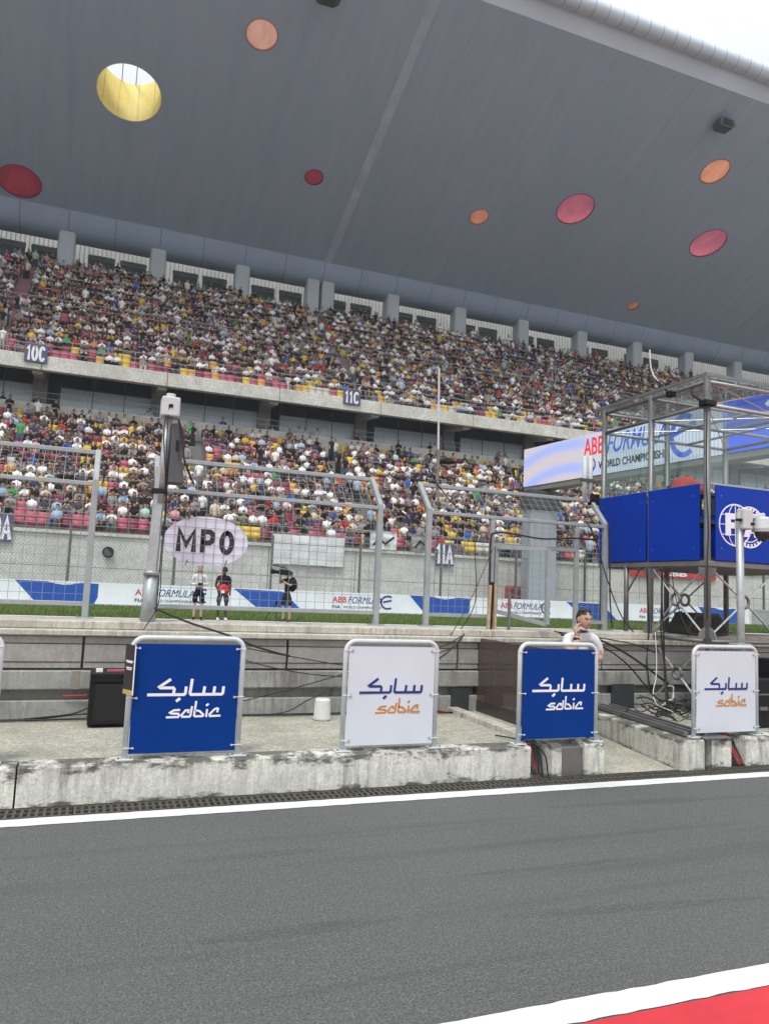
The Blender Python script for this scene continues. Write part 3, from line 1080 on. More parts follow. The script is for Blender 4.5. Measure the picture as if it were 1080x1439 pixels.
pierced(0, 'soffit')
pierced(T_ROOF, 'roof_deck')
for hx, ht, rr, col in holes:
    mb = MB()
    N = 40
    A = [soff(hx + rr * math.cos(2 * math.pi * k / N), ht + rr * math.sin(2 * math.pi * k / N), -.03) for k in range(N)]
    rt = rr * flare(ht, rr, col)
    B = [soff(hx + rt * math.cos(2 * math.pi * k / N), ht + rt * math.sin(2 * math.pi * k / N), T_ROOF + .05) for k in range(N)]
    if col != 'yellow':
        # the smaller openings are closed at the soffit by a coloured translucent disc
        wl_ = MB().add([soff(hx + rr * math.cos(2 * math.pi * k / N), ht + rr * math.sin(2 * math.pi * k / N), .12) for k in range(N)] + B, [(k, (k + 1) % N, (k + 1) % N + N, k + N) for k in range(N)])
        dm = wl_.build('reflector_cone', plain('reflector_cone_white', (.8, .8, .78), .6), roof)  # unseen white cone, added to funnel sky light onto the disc
        MB().add([soff(hx + rr * 1.0 * math.cos(2 * math.pi * k / N), ht + rr * 1.0 * math.sin(2 * math.pi * k / N), .09) for k in range(N)], [tuple(range(N))]).build('skylight_disc', translucent('disc_' + col, DRUM[col]), dm)
        rg = MB()
        rg.add([soff(hx + q_ * math.cos(2 * math.pi * k / N), ht + q_ * math.sin(2 * math.pi * k / N), n_) for q_, n_ in ((rr + .06, -.015), (rr - .02, -.03), (rr - .02, .1)) for k in range(N)], [(j * N + k, j * N + (k + 1) % N, (j + 1) * N + (k + 1) % N, (j + 1) * N + k) for j in range(2) for k in range(N)])
        rg.build('disc_rim', plain('disc_rim_' + col, tuple(x * .6 for x in DRUM[col]), .6), dm)
        continue
    mb.add(A + B, [(k, (k + 1) % N, (k + 1) % N + N, k + N) for k in range(N)])
    dm = mb.build('skylight_drum', plain('drum_' + col, DRUM[col], .55, 0, .08, .8), roof)
    mb = MB()
    for k in range(0, N, 4):
        a = 2 * math.pi * k / N
        mb.bar(soff(hx + (rr - .01) * math.cos(a), ht + (rr - .01) * math.sin(a), 0), soff(hx + (rr - .01) * math.cos(a), ht + (rr - .01) * math.sin(a), T_ROOF + .45), .035, .02)
    mb.build('drum_seam', plain('drum_seam_' + col, tuple(x * .6 for x in DRUM[col]), .6), dm)
    if col == 'yellow':
        mb = MB()
        for dx in (-.62, .42):
            hh = math.sqrt(rr * rr - dx * dx)
            mb.bar(soff(hx + dx, ht - hh, T_ROOF + .1), soff(hx + dx, ht + hh, T_ROOF + .1), .07, .1)
        mb.build('strut', plain('drum_strut', (.45, .36, .08), .5), dm)

# rolled lower edge of the wing over the columns: one piece for each bay
edge = [(66.6, 32.55), (66.75, 32.2), (66.95, 31.75), (67.25, 31.25), (67.7, 30.85), (68.4, 30.66), (69.1, 30.70), (69.8, 31.0), (70.4, 31.6), (71.2, 33.0), (72.6, 36.0)]
for i in range(-10, 30):
    x0, x1 = -4.2 + 3.775 * i + .02, -4.2 + 3.775 * (i + 1) - .02
    MB().add([(x, y, z) for x in (x0, x1) for y, z in edge], [(j, j + 1, j + 1 + len(edge), j + len(edge)) for j in range(len(edge) - 1)]).build('rolled_edge', plain('rolled_sheet', (.33, .41, .53), .5, 0, .07, .3), roof, smooth=True)
MB().add([(x, y + .05, z + .08) for x in (GX0, GX1) for y, z in edge], [(j, j + 1, j + 1 + len(edge), j + len(edge)) for j in range(len(edge) - 1)]).build('edge_backing', M_DKWALL, roof)
# battens over the soffit joints, and the wide cover strip at the expansion joint
M_BATTEN = plain('soffit_batten', (.48, .60, .79), .5, 0, .08, .4)
for i in range(-18, 44):
    x = -4.2 + 3.775 * i
    if any(abs(x - hx) < rr + .1 for hx, ht, rr, _ in holes) or abs(x - 18.4) < .8:
        continue
    mb = MB()
    mb.obox(soff(x, SLEN / 2, -.012), (.04 if i % 2 else .07, 0, 0), st * SLEN, sn * .03)
    mb.build('soffit_batten', M_BATTEN, roof)
for t in (4.2, 9.9, 16.2, 21.6):
    segs, xs = [], sorted([GX0] + [q for hx, ht, rr, _ in holes if abs(ht - t) < rr for q in (hx - math.sqrt(rr * rr - (ht - t) ** 2) - .1, hx + math.sqrt(rr * rr - (ht - t) ** 2) + .1)] + [GX1])
    mb = MB()
    for a, bb in zip(xs[::2], xs[1::2]):
        mb.obox(soff((a + bb) / 2, t, -.003), (bb - a, 0, 0), st * .025, sn * .010)
    mb.build('soffit_batten', M_BATTEN, roof)
MB().obox(soff(18.7, SLEN / 2, -.02), (.75, 0, 0), st * SLEN, sn * .06).build('joint_cover', plain('joint_cover', (.62, .72, .84), .5, 0, .12, .5), roof)
# front lip and the segmented tube along the edge
MB().add([(x, y, z) for x in (GX0, GX1) for y, z in ((42.45, 42.08), (41.75, 42.92), (41.5, 43.4), (43.6, 46.0))], [(j, j + 1, j + 5, j + 4) for j in range(3)]).build('front_lip', plain('front_lip', (.66, .74, .84), .5, 0, .06, .3), roof)
M_TUBESEG = plain('edge_tube', (.70, .79, .88), .4, 0, .06, .5)
ring = [(41.28 + .62 * math.cos(2 * math.pi * k / 20), 43.55 + .62 * math.sin(2 * math.pi * k / 20)) for k in range(20)]
sg = MB().add([(x, y, z) for x in (0, 1.17) for y, z in ring], [(k, (k + 1) % 20, (k + 1) % 20 + 20, k + 20) for k in range(20)]).build('edge_tube_segment', M_TUBESEG, roof, smooth=True)
sg.location.x = -30
for i in range(1, 110):
    share(sg, roof, (-30 + 1.2 * i, 0, 0))
MB().tube([(-40, 41.28, 43.55), (110, 41.28, 43.55)], .585, 16).build('tube_core', M_DKWALL, roof)

# ---------------------------------------------------------------- hanging roof loudspeaker
def roof_speaker(px, py, label):
    r = ray(px, py)
    y = 44.4
    p = Vector((0, 0, H)) + r * (y / r.y)
    t = thing('roof_loudspeaker', label, 'loudspeaker', p, 'loudspeakers hanging from the roof')
    MB().prism([(-.85, -.15), (-.55, -.45), (.5, -.42), (.9, -.05), (.65, .4), (-.6, .38)], p + Vector((0, -.45, 0)), (1, 0, 0), (0, 0, 1), (0, .9, 0)).build('cabinet', M_DKGREY, t, bevel=.05)
    MB().prism([(-.5, -.3), (.45, -.28), (.5, .25), (-.45, .25)], p + Vector((0, -.48, 0)), (1, 0, 0), (0, 0, 1), (0, .04, 0)).build('grille', M_BLACK, t)
    top = soff(p.x, (p - Vector((p.x, S_B[0], S_B[1]))).dot(st), 0)
    MB().tube([p + Vector((-.3, 0, .38)), p + Vector((-.1, 0, 1.0)), Vector((p.x, p.y, top.z + .3))], .05, 6).tube([p + Vector((.35, 0, .38)), p + Vector((.05, 0, 1.0))], .05, 6).build('bracket', M_GALV, t)


roof_speaker(1016, 176, 'dark faceted loudspeaker hanging under the roof near the tube edge')
roof_speaker(461, -6, 'dark loudspeaker under the roof cut off by the top picture edge')


# ================================================================== bodies grown from a skeleton
def skin_body(joints, edges, subdiv=0, root='pelvis'):
    """joints: name -> (x, y, z, rx[, ry]); one continuous surface. Returns verts, tris."""
    names = list(joints)
    idx = {k: i for i, k in enumerate(names)}
    me = bpy.data.meshes.new('body')
    me.from_pydata([joints[k][:3] for k in names], [(idx[a], idx[b]) for a, b, _ in edges], [])
    ob = bpy.data.objects.new('body', me)
    COL.objects.link(ob)
    md = ob.modifiers.new('skin', 'SKIN')
    md.use_smooth_shade = True
    md.branch_smoothing = 0.6
    for i, k in enumerate(names):
        j = joints[k]
        sv = me.skin_vertices[0].data[i]
        sv.radius = (j[3], j[4] if len(j) > 4 else j[3])
        sv.use_root = (k == root)
    if subdiv:
        sb = ob.modifiers.new('sub', 'SUBSURF')
        sb.levels = sb.render_levels = subdiv
    bpy.context.view_layer.update()
    ev = ob.evaluated_get(bpy.context.evaluated_depsgraph_get())
    m2 = ev.to_mesh()
    m2.calc_loop_triangles()
    V = np.array([v.co[:] for v in m2.vertices])
    T = np.array([t.vertices[:] for t in m2.loop_triangles])
    ev.to_mesh_clear()
    bpy.data.objects.remove(ob)
    bpy.data.meshes.remove(me)
    return V, T


def regions(V, joints, edges):
    best = np.full(len(V), 1e9)
    reg = np.zeros(len(V), dtype=int)
    for a, b, r in edges:
        A, B = np.array(joints[a][:3]), np.array(joints[b][:3])
        ra, rb = joints[a][3], joints[b][3]
        d = B - A
        t = np.clip(((V - A) @ d) / max(1e-9, d @ d), 0, 1)
        dist = np.linalg.norm(V - (A + t[:, None] * d), axis=1) - (ra + (rb - ra) * t)
        k = dist < best
        best[k] = dist[k]
        reg[k] = r
    return reg


SKIN, TOP, LEGS, HAIR, SHOE, HAT, EXTRA = range(7)


def ball(c, rx, ry, rz, nu, nv):
    V = [(c[0], c[1], c[2] + rz)]
    for i in range(1, nv):
        a = math.pi * i / nv
        for j in range(nu):
            b = 2 * math.pi * j / nu
            V.append((c[0] + rx * math.sin(a) * math.cos(b), c[1] + ry * math.sin(a) * math.sin(b), c[2] + rz * math.cos(a)))
    V.append((c[0], c[1], c[2] - rz))
    T = []
    for j in range(nu):
        T.append((0, 1 + j, 1 + (j + 1) % nu))
        e = 1 + (nv - 2) * nu
        T.append((len(V) - 1, e + (j + 1) % nu, e + j))
    for i in range(nv - 2):
        for j in range(nu):
            a, b = 1 + i * nu + j, 1 + i * nu + (j + 1) % nu
            T += [(a, a + nu, b + nu), (a, b + nu, b)]
    return np.array(V), np.array(T)


def crowd_template(pose):
    J, E = {}, []
    sit = pose.startswith('sit')
    z0 = 0.46 if sit else 0.90
    lean = {'sit_lap': -.03, 'sit_phone': .02, 'sit_lean': -.14, 'sit_back': .07, 'sit_wave': 0, 'stand': 0, 'stand_fold': 0}[pose]
    J['pelvis'] = (0, .18 if sit else 0, z0, .15, .12)
    py = J['pelvis'][1]
    J['chest'] = (0, py + lean, z0 + .36, .160, .115)
    J['neck'] = (0, py + lean * 1.3, z0 + .54, .055)
    J['chin'] = (0, py + lean * 1.4 - .01, z0 + .62, .05)
    E += [('pelvis', 'chest', TOP), ('chest', 'neck', TOP), ('neck', 'chin', SKIN)]
    for s, n in ((-1, 'l'), (1, 'r')):
        if sit:
            J['knee' + n] = (s * .13, py - .46, .50, .075)
            J['foot' + n] = (s * .13, py - .42, .06, .055)
        else:
            J['knee' + n] = (s * .10, -.02, .48, .075)
            J['foot' + n] = (s * .11, -.02, .05, .06)
        J['hip' + n] = (s * .10, py - .06 if sit else 0, z0 - .02, .10)
        E += [('pelvis', 'hip' + n, LEGS), ('hip' + n, 'knee' + n, LEGS), ('knee' + n, 'foot' + n, LEGS)]
        J['sh' + n] = (s * .165, py + lean * 1.1, z0 + .445, .064)
        c = Vector((s * .165, py + lean * 1.1, z0 + .445))
        if pose in ('sit_lap', 'stand', 'sit_back'):
            el, ha = c + Vector((s * .045, -.06, -.27)), c + Vector((-s * .02 if sit else s * .05, -.27 if sit else -.1, -.33 if sit else -.5))
        elif pose == 'sit_phone':
            el, ha = c + Vector((s * .03, -.16, -.23)), c + Vector((-s * .10, -.31, -.04))
        elif pose == 'sit_lean':
            el, ha = c + Vector((s * .03, -.2, -.27)), c + Vector((-s * .08, -.36, -.30))
        elif pose == 'stand_fold':
            el, ha = c + Vector((s * .08, -.05, -.27)), c + Vector((-s * .17, -.2, -.22))
        else:
            el, ha = (c + Vector((s * .07, -.06, -.27)), c + Vector((-s * .02, -.27, -.3))) if s < 0 else (c + Vector((.14, -.08, .12)), c + Vector((.06, -.12, .38)))
        mid = c.lerp(el, .62)
        J['slv' + n] = (*mid, .06)
        J['el' + n] = (*el, .046)
        J['ha' + n] = (*ha, .042)
        E += [('chest', 'sh' + n, TOP), ('sh' + n, 'slv' + n, TOP), ('slv' + n, 'el' + n, SKIN), ('el' + n, 'ha' + n, SKIN)]
    V, T = skin_body(J, E, 0)
    R = regions(V, J, E)
    hc = (0, py + lean * 1.5 - .02, z0 + .70)
    hv, ht = ball(hc, .090, .105, .125, 8, 6)
    hr = np.where((hv[:, 2] > hc[2] + .02) | ((hv[:, 1] > hc[1] - .02) & (hv[:, 2] > hc[2] - .07)), HAIR, SKIN)
    grow = hr == HAIR
    hv[grow] = np.array(hc) + (hv[grow] - np.array(hc)) * 1.12
    T = np.vstack([T, ht + len(V)])
    V = np.vstack([V, hv])
    R = np.concatenate([R, hr])
    if not sit:
        pass
    return V, T, R


POSES = ['sit_lap', 'sit_phone', 'sit_lean', 'sit_back', 'sit_wave', 'stand', 'stand_fold']
TPL = {p: crowd_template(p) for p in POSES}

SHIRTS = [('white', (.86, .86, .87), 33), ('black', (.014, .014, .016), 38), ('charcoal', (.07, .07, .075), 9), ('grey', (.30, .30, .31), 7),
          ('navy', (.03, .045, .12), 6), ('light blue', (.36, .50, .66), 4), ('cream', (.66, .59, .45), 5), ('yellow', (.72, .52, .07), 2.2),
          ('red', (.52, .035, .04), 2.6), ('pink', (.70, .34, .38), 2.2), ('green', (.07, .32, .13), 1.2), ('blue', (.05, .13, .45), 2.2), ('orange', (.72, .25, .07), 1), ('brown', (.17, .10, .065), 2.4), ('mint', (.40, .66, .56), 1.2)]
SW = np.array([s[2] for s in SHIRTS], float)
SW /= SW.sum()
PANTS = np.array([(.025, .025, .03), (.05, .06, .10), (.10, .13, .20), (.22, .21, .19), (.45, .41, .33), (.60, .60, .60), (.04, .04, .045)])
PW = np.array([.40, .18, .12, .08, .06, .03, .13])
SKINS = np.array([(.52, .34, .25), (.58, .40, .30), (.44, .28, .20), (.48, .31, .22)])
HAIRS = np.array([(.012, .011, .011), (.02, .015, .012), (.05, .03, .02), (.012, .011, .011), (.62, .62, .62), (.05, .05, .06), (.42, .05, .05), (.2, .15, .1)])
HW = np.array([.52, .21, .1, .06, .03, .04, .02, .02])

# ---------------------------------------------------------------- seats
SB = MB().box(-.21, .21, .27, .32, .42, .80).box(-.205, .205, .16, .24, .22, .52).box(-.06, .06, .22, .3, 0, .42)
SV = np.array(SB.v) * np.array((1.2, 1.0, 1.12))
ST = []
for f in SB.f:
    ST += [(f[0], f[1], f[2]), (f[0], f[2], f[3])]
ST = np.array(ST)
SEATC = {'pink': (.52, .12, .17), 'maroon': (.25, .055, .085), 'yellow': (.80, .55, .07), 'orange': (.76, .40, .10), 'white': (.66, .63, .56), 'grey': (.16, .17, .2)}


def seat_colour(x, upper):
    r = random.random()
    patch = math.sin(x * .9 + (3 if upper else 0)) + math.sin(x * .37 + 1.3)
    if x < (20 if not upper else 12):
        w = (.44, .30, .14, .10, .01, .01) if patch < .3 else (.30, .20, .30, .18, .01, .01)
    else:
        w = (.10, .06, .46, .14, .19, .05) if not upper else (.14, .1, .3, .2, .22, .04)
    return random.choices(list(SEATC), w)[0]


class Spot:
    __slots__ = ('x', 'y', 'z', 'row', 'upper', 'person', 'pose', 'shirt', 'vis', 'd', 'col')


spots = []
for upper, rows, xa, xb, aisles in ((False, LROWS, -11, 62, L_AISLE), (True, UALL, -16, 96, U_AISLE)):
    for ri, (y, z) in enumerate(rows):
        x = xa + random.uniform(0, .05)
        while x < xb:
            x += .53
            if any(abs(x - a) < .66 for a in aisles):
                continue
            s = Spot()
            s.x, s.y, s.z, s.row, s.upper = x, y + .12, z, ri, upper
            clump = .5 + .5 * math.sin(x * .55 + ri * 1.9) * math.sin(x * .21 + ri * .8 + 2)
            occ = .80 + .22 * clump - .06
            if not upper and ri == 0:
                occ = .34
            elif not upper and ri == 1:
                occ = .78
            elif not upper and ri < 13 and x < 8:
                occ -= .04
            if not upper and ri == len(rows) - 1:
                occ = .6
            if upper and ri == 0:
                occ = .30
            elif upper and ri == 1:
                occ = .66
            elif upper:
                occ += .06
            s.person = random.random() < occ
            stand_p = .03 + (.12 if ri in (len(rows) - 1, 7) else 0)
            s.pose = random.choices(['stand', 'stand_fold'])[0] if random.random() < stand_p else random.choices(POSES[:5], (36, 12, 24, 24, 4))[0]
            s.shirt = int(rng.choice(len(SHIRTS), p=SW))
            px, py, w = to_px((s.x, s.y, s.z + .8))
            s.d = w
            s.vis = 4 < px < 1076 and not (px > 838 and 560 < py < 800 and not upper)
            s.col = seat_colour(x, upper)
            spots.append(s)
# standing people on the walkways and the stairs
extra = []
for (y, z, xa, xb, cnt) in ((LROWS[8][0] - .8, LROWS[7][1], -8, 50, 22), (LBACK_Y + .9, zf, -8, 50, 24), (UROWS[-1][0] + 1.2, UROWS[-1][1], -10, 80, 70), (TOP_Y - .3, TOP_Z, -12, 85, 90), (TOP_Y + .9, TOP_Z, -12, 85, 30)):
    for _ in range(cnt):
        s = Spot()
        s.x, s.y, s.z, s.row, s.upper = random.uniform(xa, xb), y, z, 99, y > 50
        s.person, s.pose, s.shirt, s.vis, s.col = True, random.choice(['stand', 'stand_fold']), int(rng.choice(len(SHIRTS), p=SW)), False, None
        s.d = 99
        extra.append(s)
for ax, rows in [(a, LROWS) for a in L_AISLE] + [(a, UALL) for a in U_AISLE]:
    for _ in range(9):
        y, z = random.choice(rows)
        s = Spot()
        s.x, s.y, s.z, s.row, s.upper = ax + random.uniform(-.3, .3), y + .3, z, 99, rows is UALL
        s.person, s.pose, s.shirt, s.vis, s.col, s.d = True, 'stand', int(rng.choice(len(SHIRTS), p=SW)), False, None, 99
        extra.append(s)

near_people = sorted([s for s in spots if s.person and s.vis and not s.upper], key=lambda s: s.d)[:300]
near_set = set(map(id, near_people))
near_seats = set(map(id, sorted([s for s in spots if not s.person and s.vis], key=lambda s: s.d)[:300]))

# the many: one mass of spectators, one mass of seats
VV, TT, CC = [], [], []
base = 0
for s in spots + extra:
    if not s.person or id(s) in near_set:
        continue
    V, T, R = TPL[s.pose]
    a = random.gauss(0, .22)
    sc = random.uniform(.94, 1.06) if not s.upper else random.uniform(.90, 1.02)
    c_, s_ = math.cos(a) * sc, math.sin(a) * sc
    W = np.stack([V[:, 0] * c_ - V[:, 1] * s_ + s.x + random.uniform(-.05, .05), V[:, 0] * s_ + V[:, 1] * c_ + s.y, V[:, 2] * sc + s.z], 1)
    pal = np.zeros((7, 3))
    pal[SKIN] = SKINS[rng.integers(len(SKINS))]
    pal[TOP] = np.array(SHIRTS[s.shirt][1]) * rng.uniform(.85, 1.1)
    pal[LEGS] = PANTS[rng.choice(len(PANTS), p=PW)]
    pal[HAIR] = HAIRS[rng.choice(len(HAIRS), p=HW)]
    VV.append(W)
    TT.append(T + base)
    CC.append(pal[R])
    base += len(V)
crowd = np_mesh('crowd', np.vstack(VV), np.vstack(TT), M_PEOPLE, np.vstack(CC), smooth=True)
tag(crowd, 'dense crowd of spectators filling both tiers of the grandstand', 'crowd', kind='stuff')

VV, TT, CC = [], [], []
base = 0
for s in spots:
    if id(s) in near_seats:
        continue
    VV.append(SV + np.array((s.x, s.y - 40, s.z)))
    TT.append(ST + base)
    CC.append(np.tile(np.array(SEATC[s.col]), (len(SV), 1)))
    base += len(SV)
so = np_mesh('seat_rows', np.vstack(VV), np.vstack(TT), M_SEATS, np.vstack(CC), parent=stand)
tag(so, kind='stuff')
SEATME = {}
for s in spots:
    if id(s) not in near_seats:
        continue
    if s.col not in SEATME:
        o = np_mesh('seat', SV, ST, M_SEATS, np.tile(np.array(SEATC[s.col]), (len(SV), 1)), parent=stand)
        SEATME[s.col] = o
    else:
        o = share(SEATME[s.col], stand)
    o.location = (s.x, s.y - 40, s.z)

# the nearest three hundred, each one a person of its own
ORD = ['first', 'second', 'third', 'fourth', 'fifth', 'sixth', 'seventh', 'eighth', 'ninth', 'tenth', 'eleventh', 'twelfth', 'thirteenth', 'fourteenth', 'fifteenth',
       'sixteenth', 'seventeenth', 'eighteenth', 'nineteenth', 'twentieth', 'twenty-first', 'twenty-second', 'twenty-third', 'twenty-fourth', 'twenty-fifth', 'twenty-sixth',
       'twenty-seventh', 'twenty-eighth', 'twenty-ninth', 'thirtieth', 'thirty-first', 'thirty-second', 'thirty-third', 'thirty-fourth', 'thirty-fifth']
PME = {}
for p in POSES:
    for kk in range(3):
        V, T, R = TPL[p]
        pal = np.zeros((7, 3))
        pal[SKIN] = SKINS[kk]
        pal[LEGS] = PANTS[(0, 2, 3)[kk]]
        pal[HAIR] = HAIRS[(0, 1, 2)[kk]]
        PME[p, kk] = [V, T, pal[R], (R == TOP).astype(float), None]
count = {}
for s in sorted(near_people, key=lambda s: (s.row, s.x)):
    cn = SHIRTS[s.shirt][0]
    count[s.row, cn] = count.get((s.row, cn), 0) + 1
    kk = random.randrange(3)
    V, T, Cc, Mk, o0 = PME[s.pose, kk]
    if o0 is None:
        o = np_mesh('person', V, T, M_PEOPLE, Cc, Mk, smooth=True)
        PME[s.pose, kk][4] = o
    else:
        o = share(o0)
    o.location = (s.x + random.uniform(-.04, .04), s.y, s.z)
    o.rotation_euler = (0, 0, random.gauss(0, .2))
    sc = random.uniform(.96, 1.07)
    o.scale = (sc, sc, sc)
    o.color = (*SHIRTS[s.shirt][1], 1)
    act = {'sit_lap': 'sitting', 'sit_phone': 'holding hands up', 'sit_lean': 'leaning forward', 'sit_back': 'sitting back', 'sit_wave': 'waving', 'stand': 'standing', 'stand_fold': 'standing'}[s.pose]
    tag(o, '%s spectator, %s top, %s row up, %s such top from left' % (act, cn, ORD[s.row], ORD[count[s.row, cn] - 1]), 'person', 'spectators in the lower tier')


# ================================================================== things on the far side of the track
# ---- barrier with printed banner
BY = 36.0
barrier = thing('track_barrier', 'long white and blue advertising barrier across the track below the stand', 'barrier', (0, BY, TRZ))
MB().box(-80, 120, BY + .03, BY + .45, TRZ, 1.36).build('concrete_base', M_STANDC, barrier)
BZ0, BZ1 = .47, 1.43
BU, BV, BD = Vector((1, 0, 0)), Vector((0, 0, 1)), Vector((0, -.008, 0))


def series_logo(mbs, o, u, v, d, s, full=True):
    """ABB red, slanted FORMULA, brush-stroke E, small second line; s = height of the logo"""
    red, blue, black = mbs
    o, u, v = Vector(o), Vector(u), Vector(v)
    t = text_mb('ABB', s * .52, o + v * s * .48, u, v, d, 0, s * .006, s * .92)
    red.add(t.v, t.f)
    t = text_mb('FORMULA', s * .60, o + u * s * 1.02 + v * s * .45, u, v, d, .35, 0, s * 2.25)
    blue.add(t.v, t.f)
    for pts in (arc(s * 3.72, s * .56, s * .46, s * .40, 60, 300, 14), [(s * 3.42, s * .58), (s * 3.95, s * .70)]):
        blue.ribbon(pts, s * .11, o + Vector(d) * (.4 if len(pts) < 5 else 0), u, v, d)
    t = text_mb('FIA', s * .27, o + v * s * .1, u, v, d, 0, s * .004, s * .55)
    black.add(t.v, t.f)
    t = text_mb('WORLD CHAMPIONSHIP', s * .22, o + u * s * .72 + v * s * .12, u, v, d, 0, 0, s * 2.55)
    black.add(t.v, t.f)


def bx(px):
    return on_y(px, 828 + .029 * px, BY).x


# white panels between, blue shapes; measured along the barrier
edges_ = [-80, bx(20), bx(138), bx(328), bx(425), bx(575), bx(660), bx(795), bx(866), bx(980), bx(1040), 120]
w0 = MB().box(-80, bx(1052), BY, BY + .028, BZ0, BZ1).build('banner', M_BANNER, barrier)
for px0, px1, kind in ((20, 138, 'dip'), (328, 425, 'slant'), (575, 660, 'dip'), (795, 866, 'slant'), (980, 1040, 'dip')):
    a, bb = bx(px0), bx(px1)
    hh = BZ1 - BZ0
    if kind == 'dip':
        w = bb - a
        poly = [(a + w * .26, BZ0), (bb - w * .04, BZ0), (bb, BZ0 + .3 * hh), (bb, BZ1 - .07 * hh)] + \
               [(bb - w * .22 - w * .4 * t, BZ1 - .04 * hh - .13 * hh * math.sin(math.pi * t)) for t in (0, .25, .5, .75, 1)] + [(a, BZ1 - .02)]
    else:
        w = bb - a
        poly = [(a + w * .36, BZ0), (bb, BZ0), (bb - w * .30, BZ1 - .08), (a, BZ1 - .03)]
    MB().prism(poly, (0, BY - .006, 0), (1, 0, 0), (0, 0, 1), (0, .01, 0)).build('blue_field', M_BANNERBLUE, w0)
for px in (190, 467, 703, 898):
    ms = [MB(), MB(), MB()]
    series_logo(ms, (bx(px), BY - .002, BZ0 + .07), BU, BV, BD, .80)
    for mb_, mt in zip(ms, (M_INKR, M_INKN, M_INKK)):
        mb_.build('lettering', mt, w0)
# slatted continuation of the barrier beyond the banner
for i in range(5):
    MB().box(bx(1056), bx(1100), BY - .02, BY + .03, BZ0 + i * .2, BZ0 + i * .2 + .13).build('slat', M_GALV, barrier)

# ---- chain-link fence behind the barrier
cf = thing('chain_link_fence', 'dark chain link fence on posts between the barrier and the stand wall', 'fence', (0, 37.5, TRZ))
for i in range(-1, 13):
    x = -1.1 + i * 4.75
    MB().bar((x, 37.5, TRZ), (x, 37.5, 4.15), .11).build('post', plain('dark_post', (.13, .135, .13), .6, .3), cf)
mb = MB()
zlo, zhi, pit = TRZ + .2, 3.75, .16
Lh = zhi - zlo
nn_ = int(62 / pit)
vs, fs = [], []
rw = .0042
for i in range(nn_):
    for sgn in (1, -1):
        x0 = -8 + i * pit
        p, q = Vector((x0, 37.47, zlo)), Vector((x0 + sgn * Lh * .8, 37.47, zhi))
        if q.x < -9 or q.x > 56:
            continue
        dd = (q - p).normalized()
        nv = Vector((-dd.z, 0, dd.x)) * rw
        o_ = len(vs)
        vs += [p - nv, p + nv, q + nv, q - nv]
        fs.append((o_, o_ + 1, o_ + 2, o_ + 3))
mb.add(vs, fs)
tag(mb.build('wire_mesh', M_DKWIRE, cf), kind='stuff')
MB().bar((-9, 37.5, 3.78), (56, 37.5, 3.78), .04).bar((-9, 37.5, 2.1), (56, 37.5, 2.1), .03).build('rail', M_DKWIRE, cf)

# ---- signs and banners on the stand
GLYPH = {'0': [arc(.5, .5, .36, .5, 90, 450, 20)], '1': [[(.18, .80), (.56, 1.0), (.56, 0)]], 'A': [[(.08, 0), (.5, 1.0), (.92, 0)], [(.24, .30), (.76, .30)]],
         'C': [arc(.52, .5, .36, .5, 40, 320, 18)], 'M': [[(.10, 0), (.10, 1), (.5, .28), (.9, 1), (.9, 0)]], 'P': [[(.16, 0), (.16, 1), (.62, 1), (.80, .90), (.84, .72), (.80, .55), (.62, .44), (.16, .44)]]}


def stroke_text(s, h, w, sw, o, u, v, d, gap=.16, wide=None):
    mb = MB()
    ws = [(wide or {}).get(c, .62 if c == '1' else 1.0) for c in s]
    k_ = w / (sum(ws) + gap * (len(s) - 1))
    x = 0
    for c, cw in zip(s, ws):
        for i_, pts in enumerate(GLYPH[c]):
            mb.ribbon([((x + a_ * cw) * k_, b_ * h) for a_, b_ in pts], sw, Vector(o) + Vector(d) * (.3 * i_), u, v, d)
        x += cw + gap
    return mb


def section_sign(txt, px0, py0, px1, py1, Y, label, w_txt=.8):
    a, bb = on_y(px0, py0, Y), on_y(px1, py1, Y)
    x0, x1, z1, z0 = a.x, bb.x, a.z, bb.z
    t = thing('section_sign', label, 'sign', ((x0 + x1) / 2, Y, z0), 'section signs on the stand')
    MB().box(x0, x1, Y, Y + .05, z0, z1).build('panel', M_SIGNNAVY, t)
    h = z1 - z0
    tm = stroke_text(txt, h * .76, (x1 - x0) * w_txt, h * .13, (x0 + (x1 - x0) * (1 - w_txt) / 2, Y - .002, z0 + h * .12), (1, 0, 0), (0, 0, 1), (0, -.02, 0))
    tm.build('lettering', M_INKW, t)
    return t


section_sign('10C', 36, 482, 66, 511, 50.08, 'navy sign with white 10C on the upper tier edge')
section_sign('11C', 483, 547, 506, 570, 50.08, 'navy sign with white 11C on the upper tier edge')
section_sign('11A', 612, 762, 637, 796, 39.42, 'navy sign with white 11A on the lower stand wall', .85)
section_sign('10A', -22, 720, 16, 762, 39.42, 'navy sign ending in a white A at the left picture edge', .9)

a, bb = on_y(384, 750, 39.4), on_y(482, 797, 39.4)
sh = thing('blank_sheet', 'blank white sheet of taped panels hung on the stand wall above the cameraman', 'banner', (a.x, 39.4, bb.z))
nsheet = 4
for i in range(nsheet):
    x0 = a.x + (bb.x - a.x) * i / nsheet
    x1 = a.x + (bb.x - a.x) * (i + 1) / nsheet
    g = MB()
    N = 6
    vs = [(x0 + (x1 - x0) * u / N + .01, 39.4 + .04 * math.sin(u * 1.7 + i) + .03 * math.sin(w * 2 + i * 2), bb.z + (a.z - bb.z) * w / N + random.uniform(-.02, .02)) for w in range(N + 1) for u in range(N + 1)]
    g.add(vs, [(w * (N + 1) + u, w * (N + 1) + u + 1, (w + 1) * (N + 1) + u + 1, (w + 1) * (N + 1) + u) for w in range(N) for u in range(N)])
    g.build('panel', plain('sheet_white', (.72, .74, .74), .5, 0, .06, 1), sh, smooth=True)
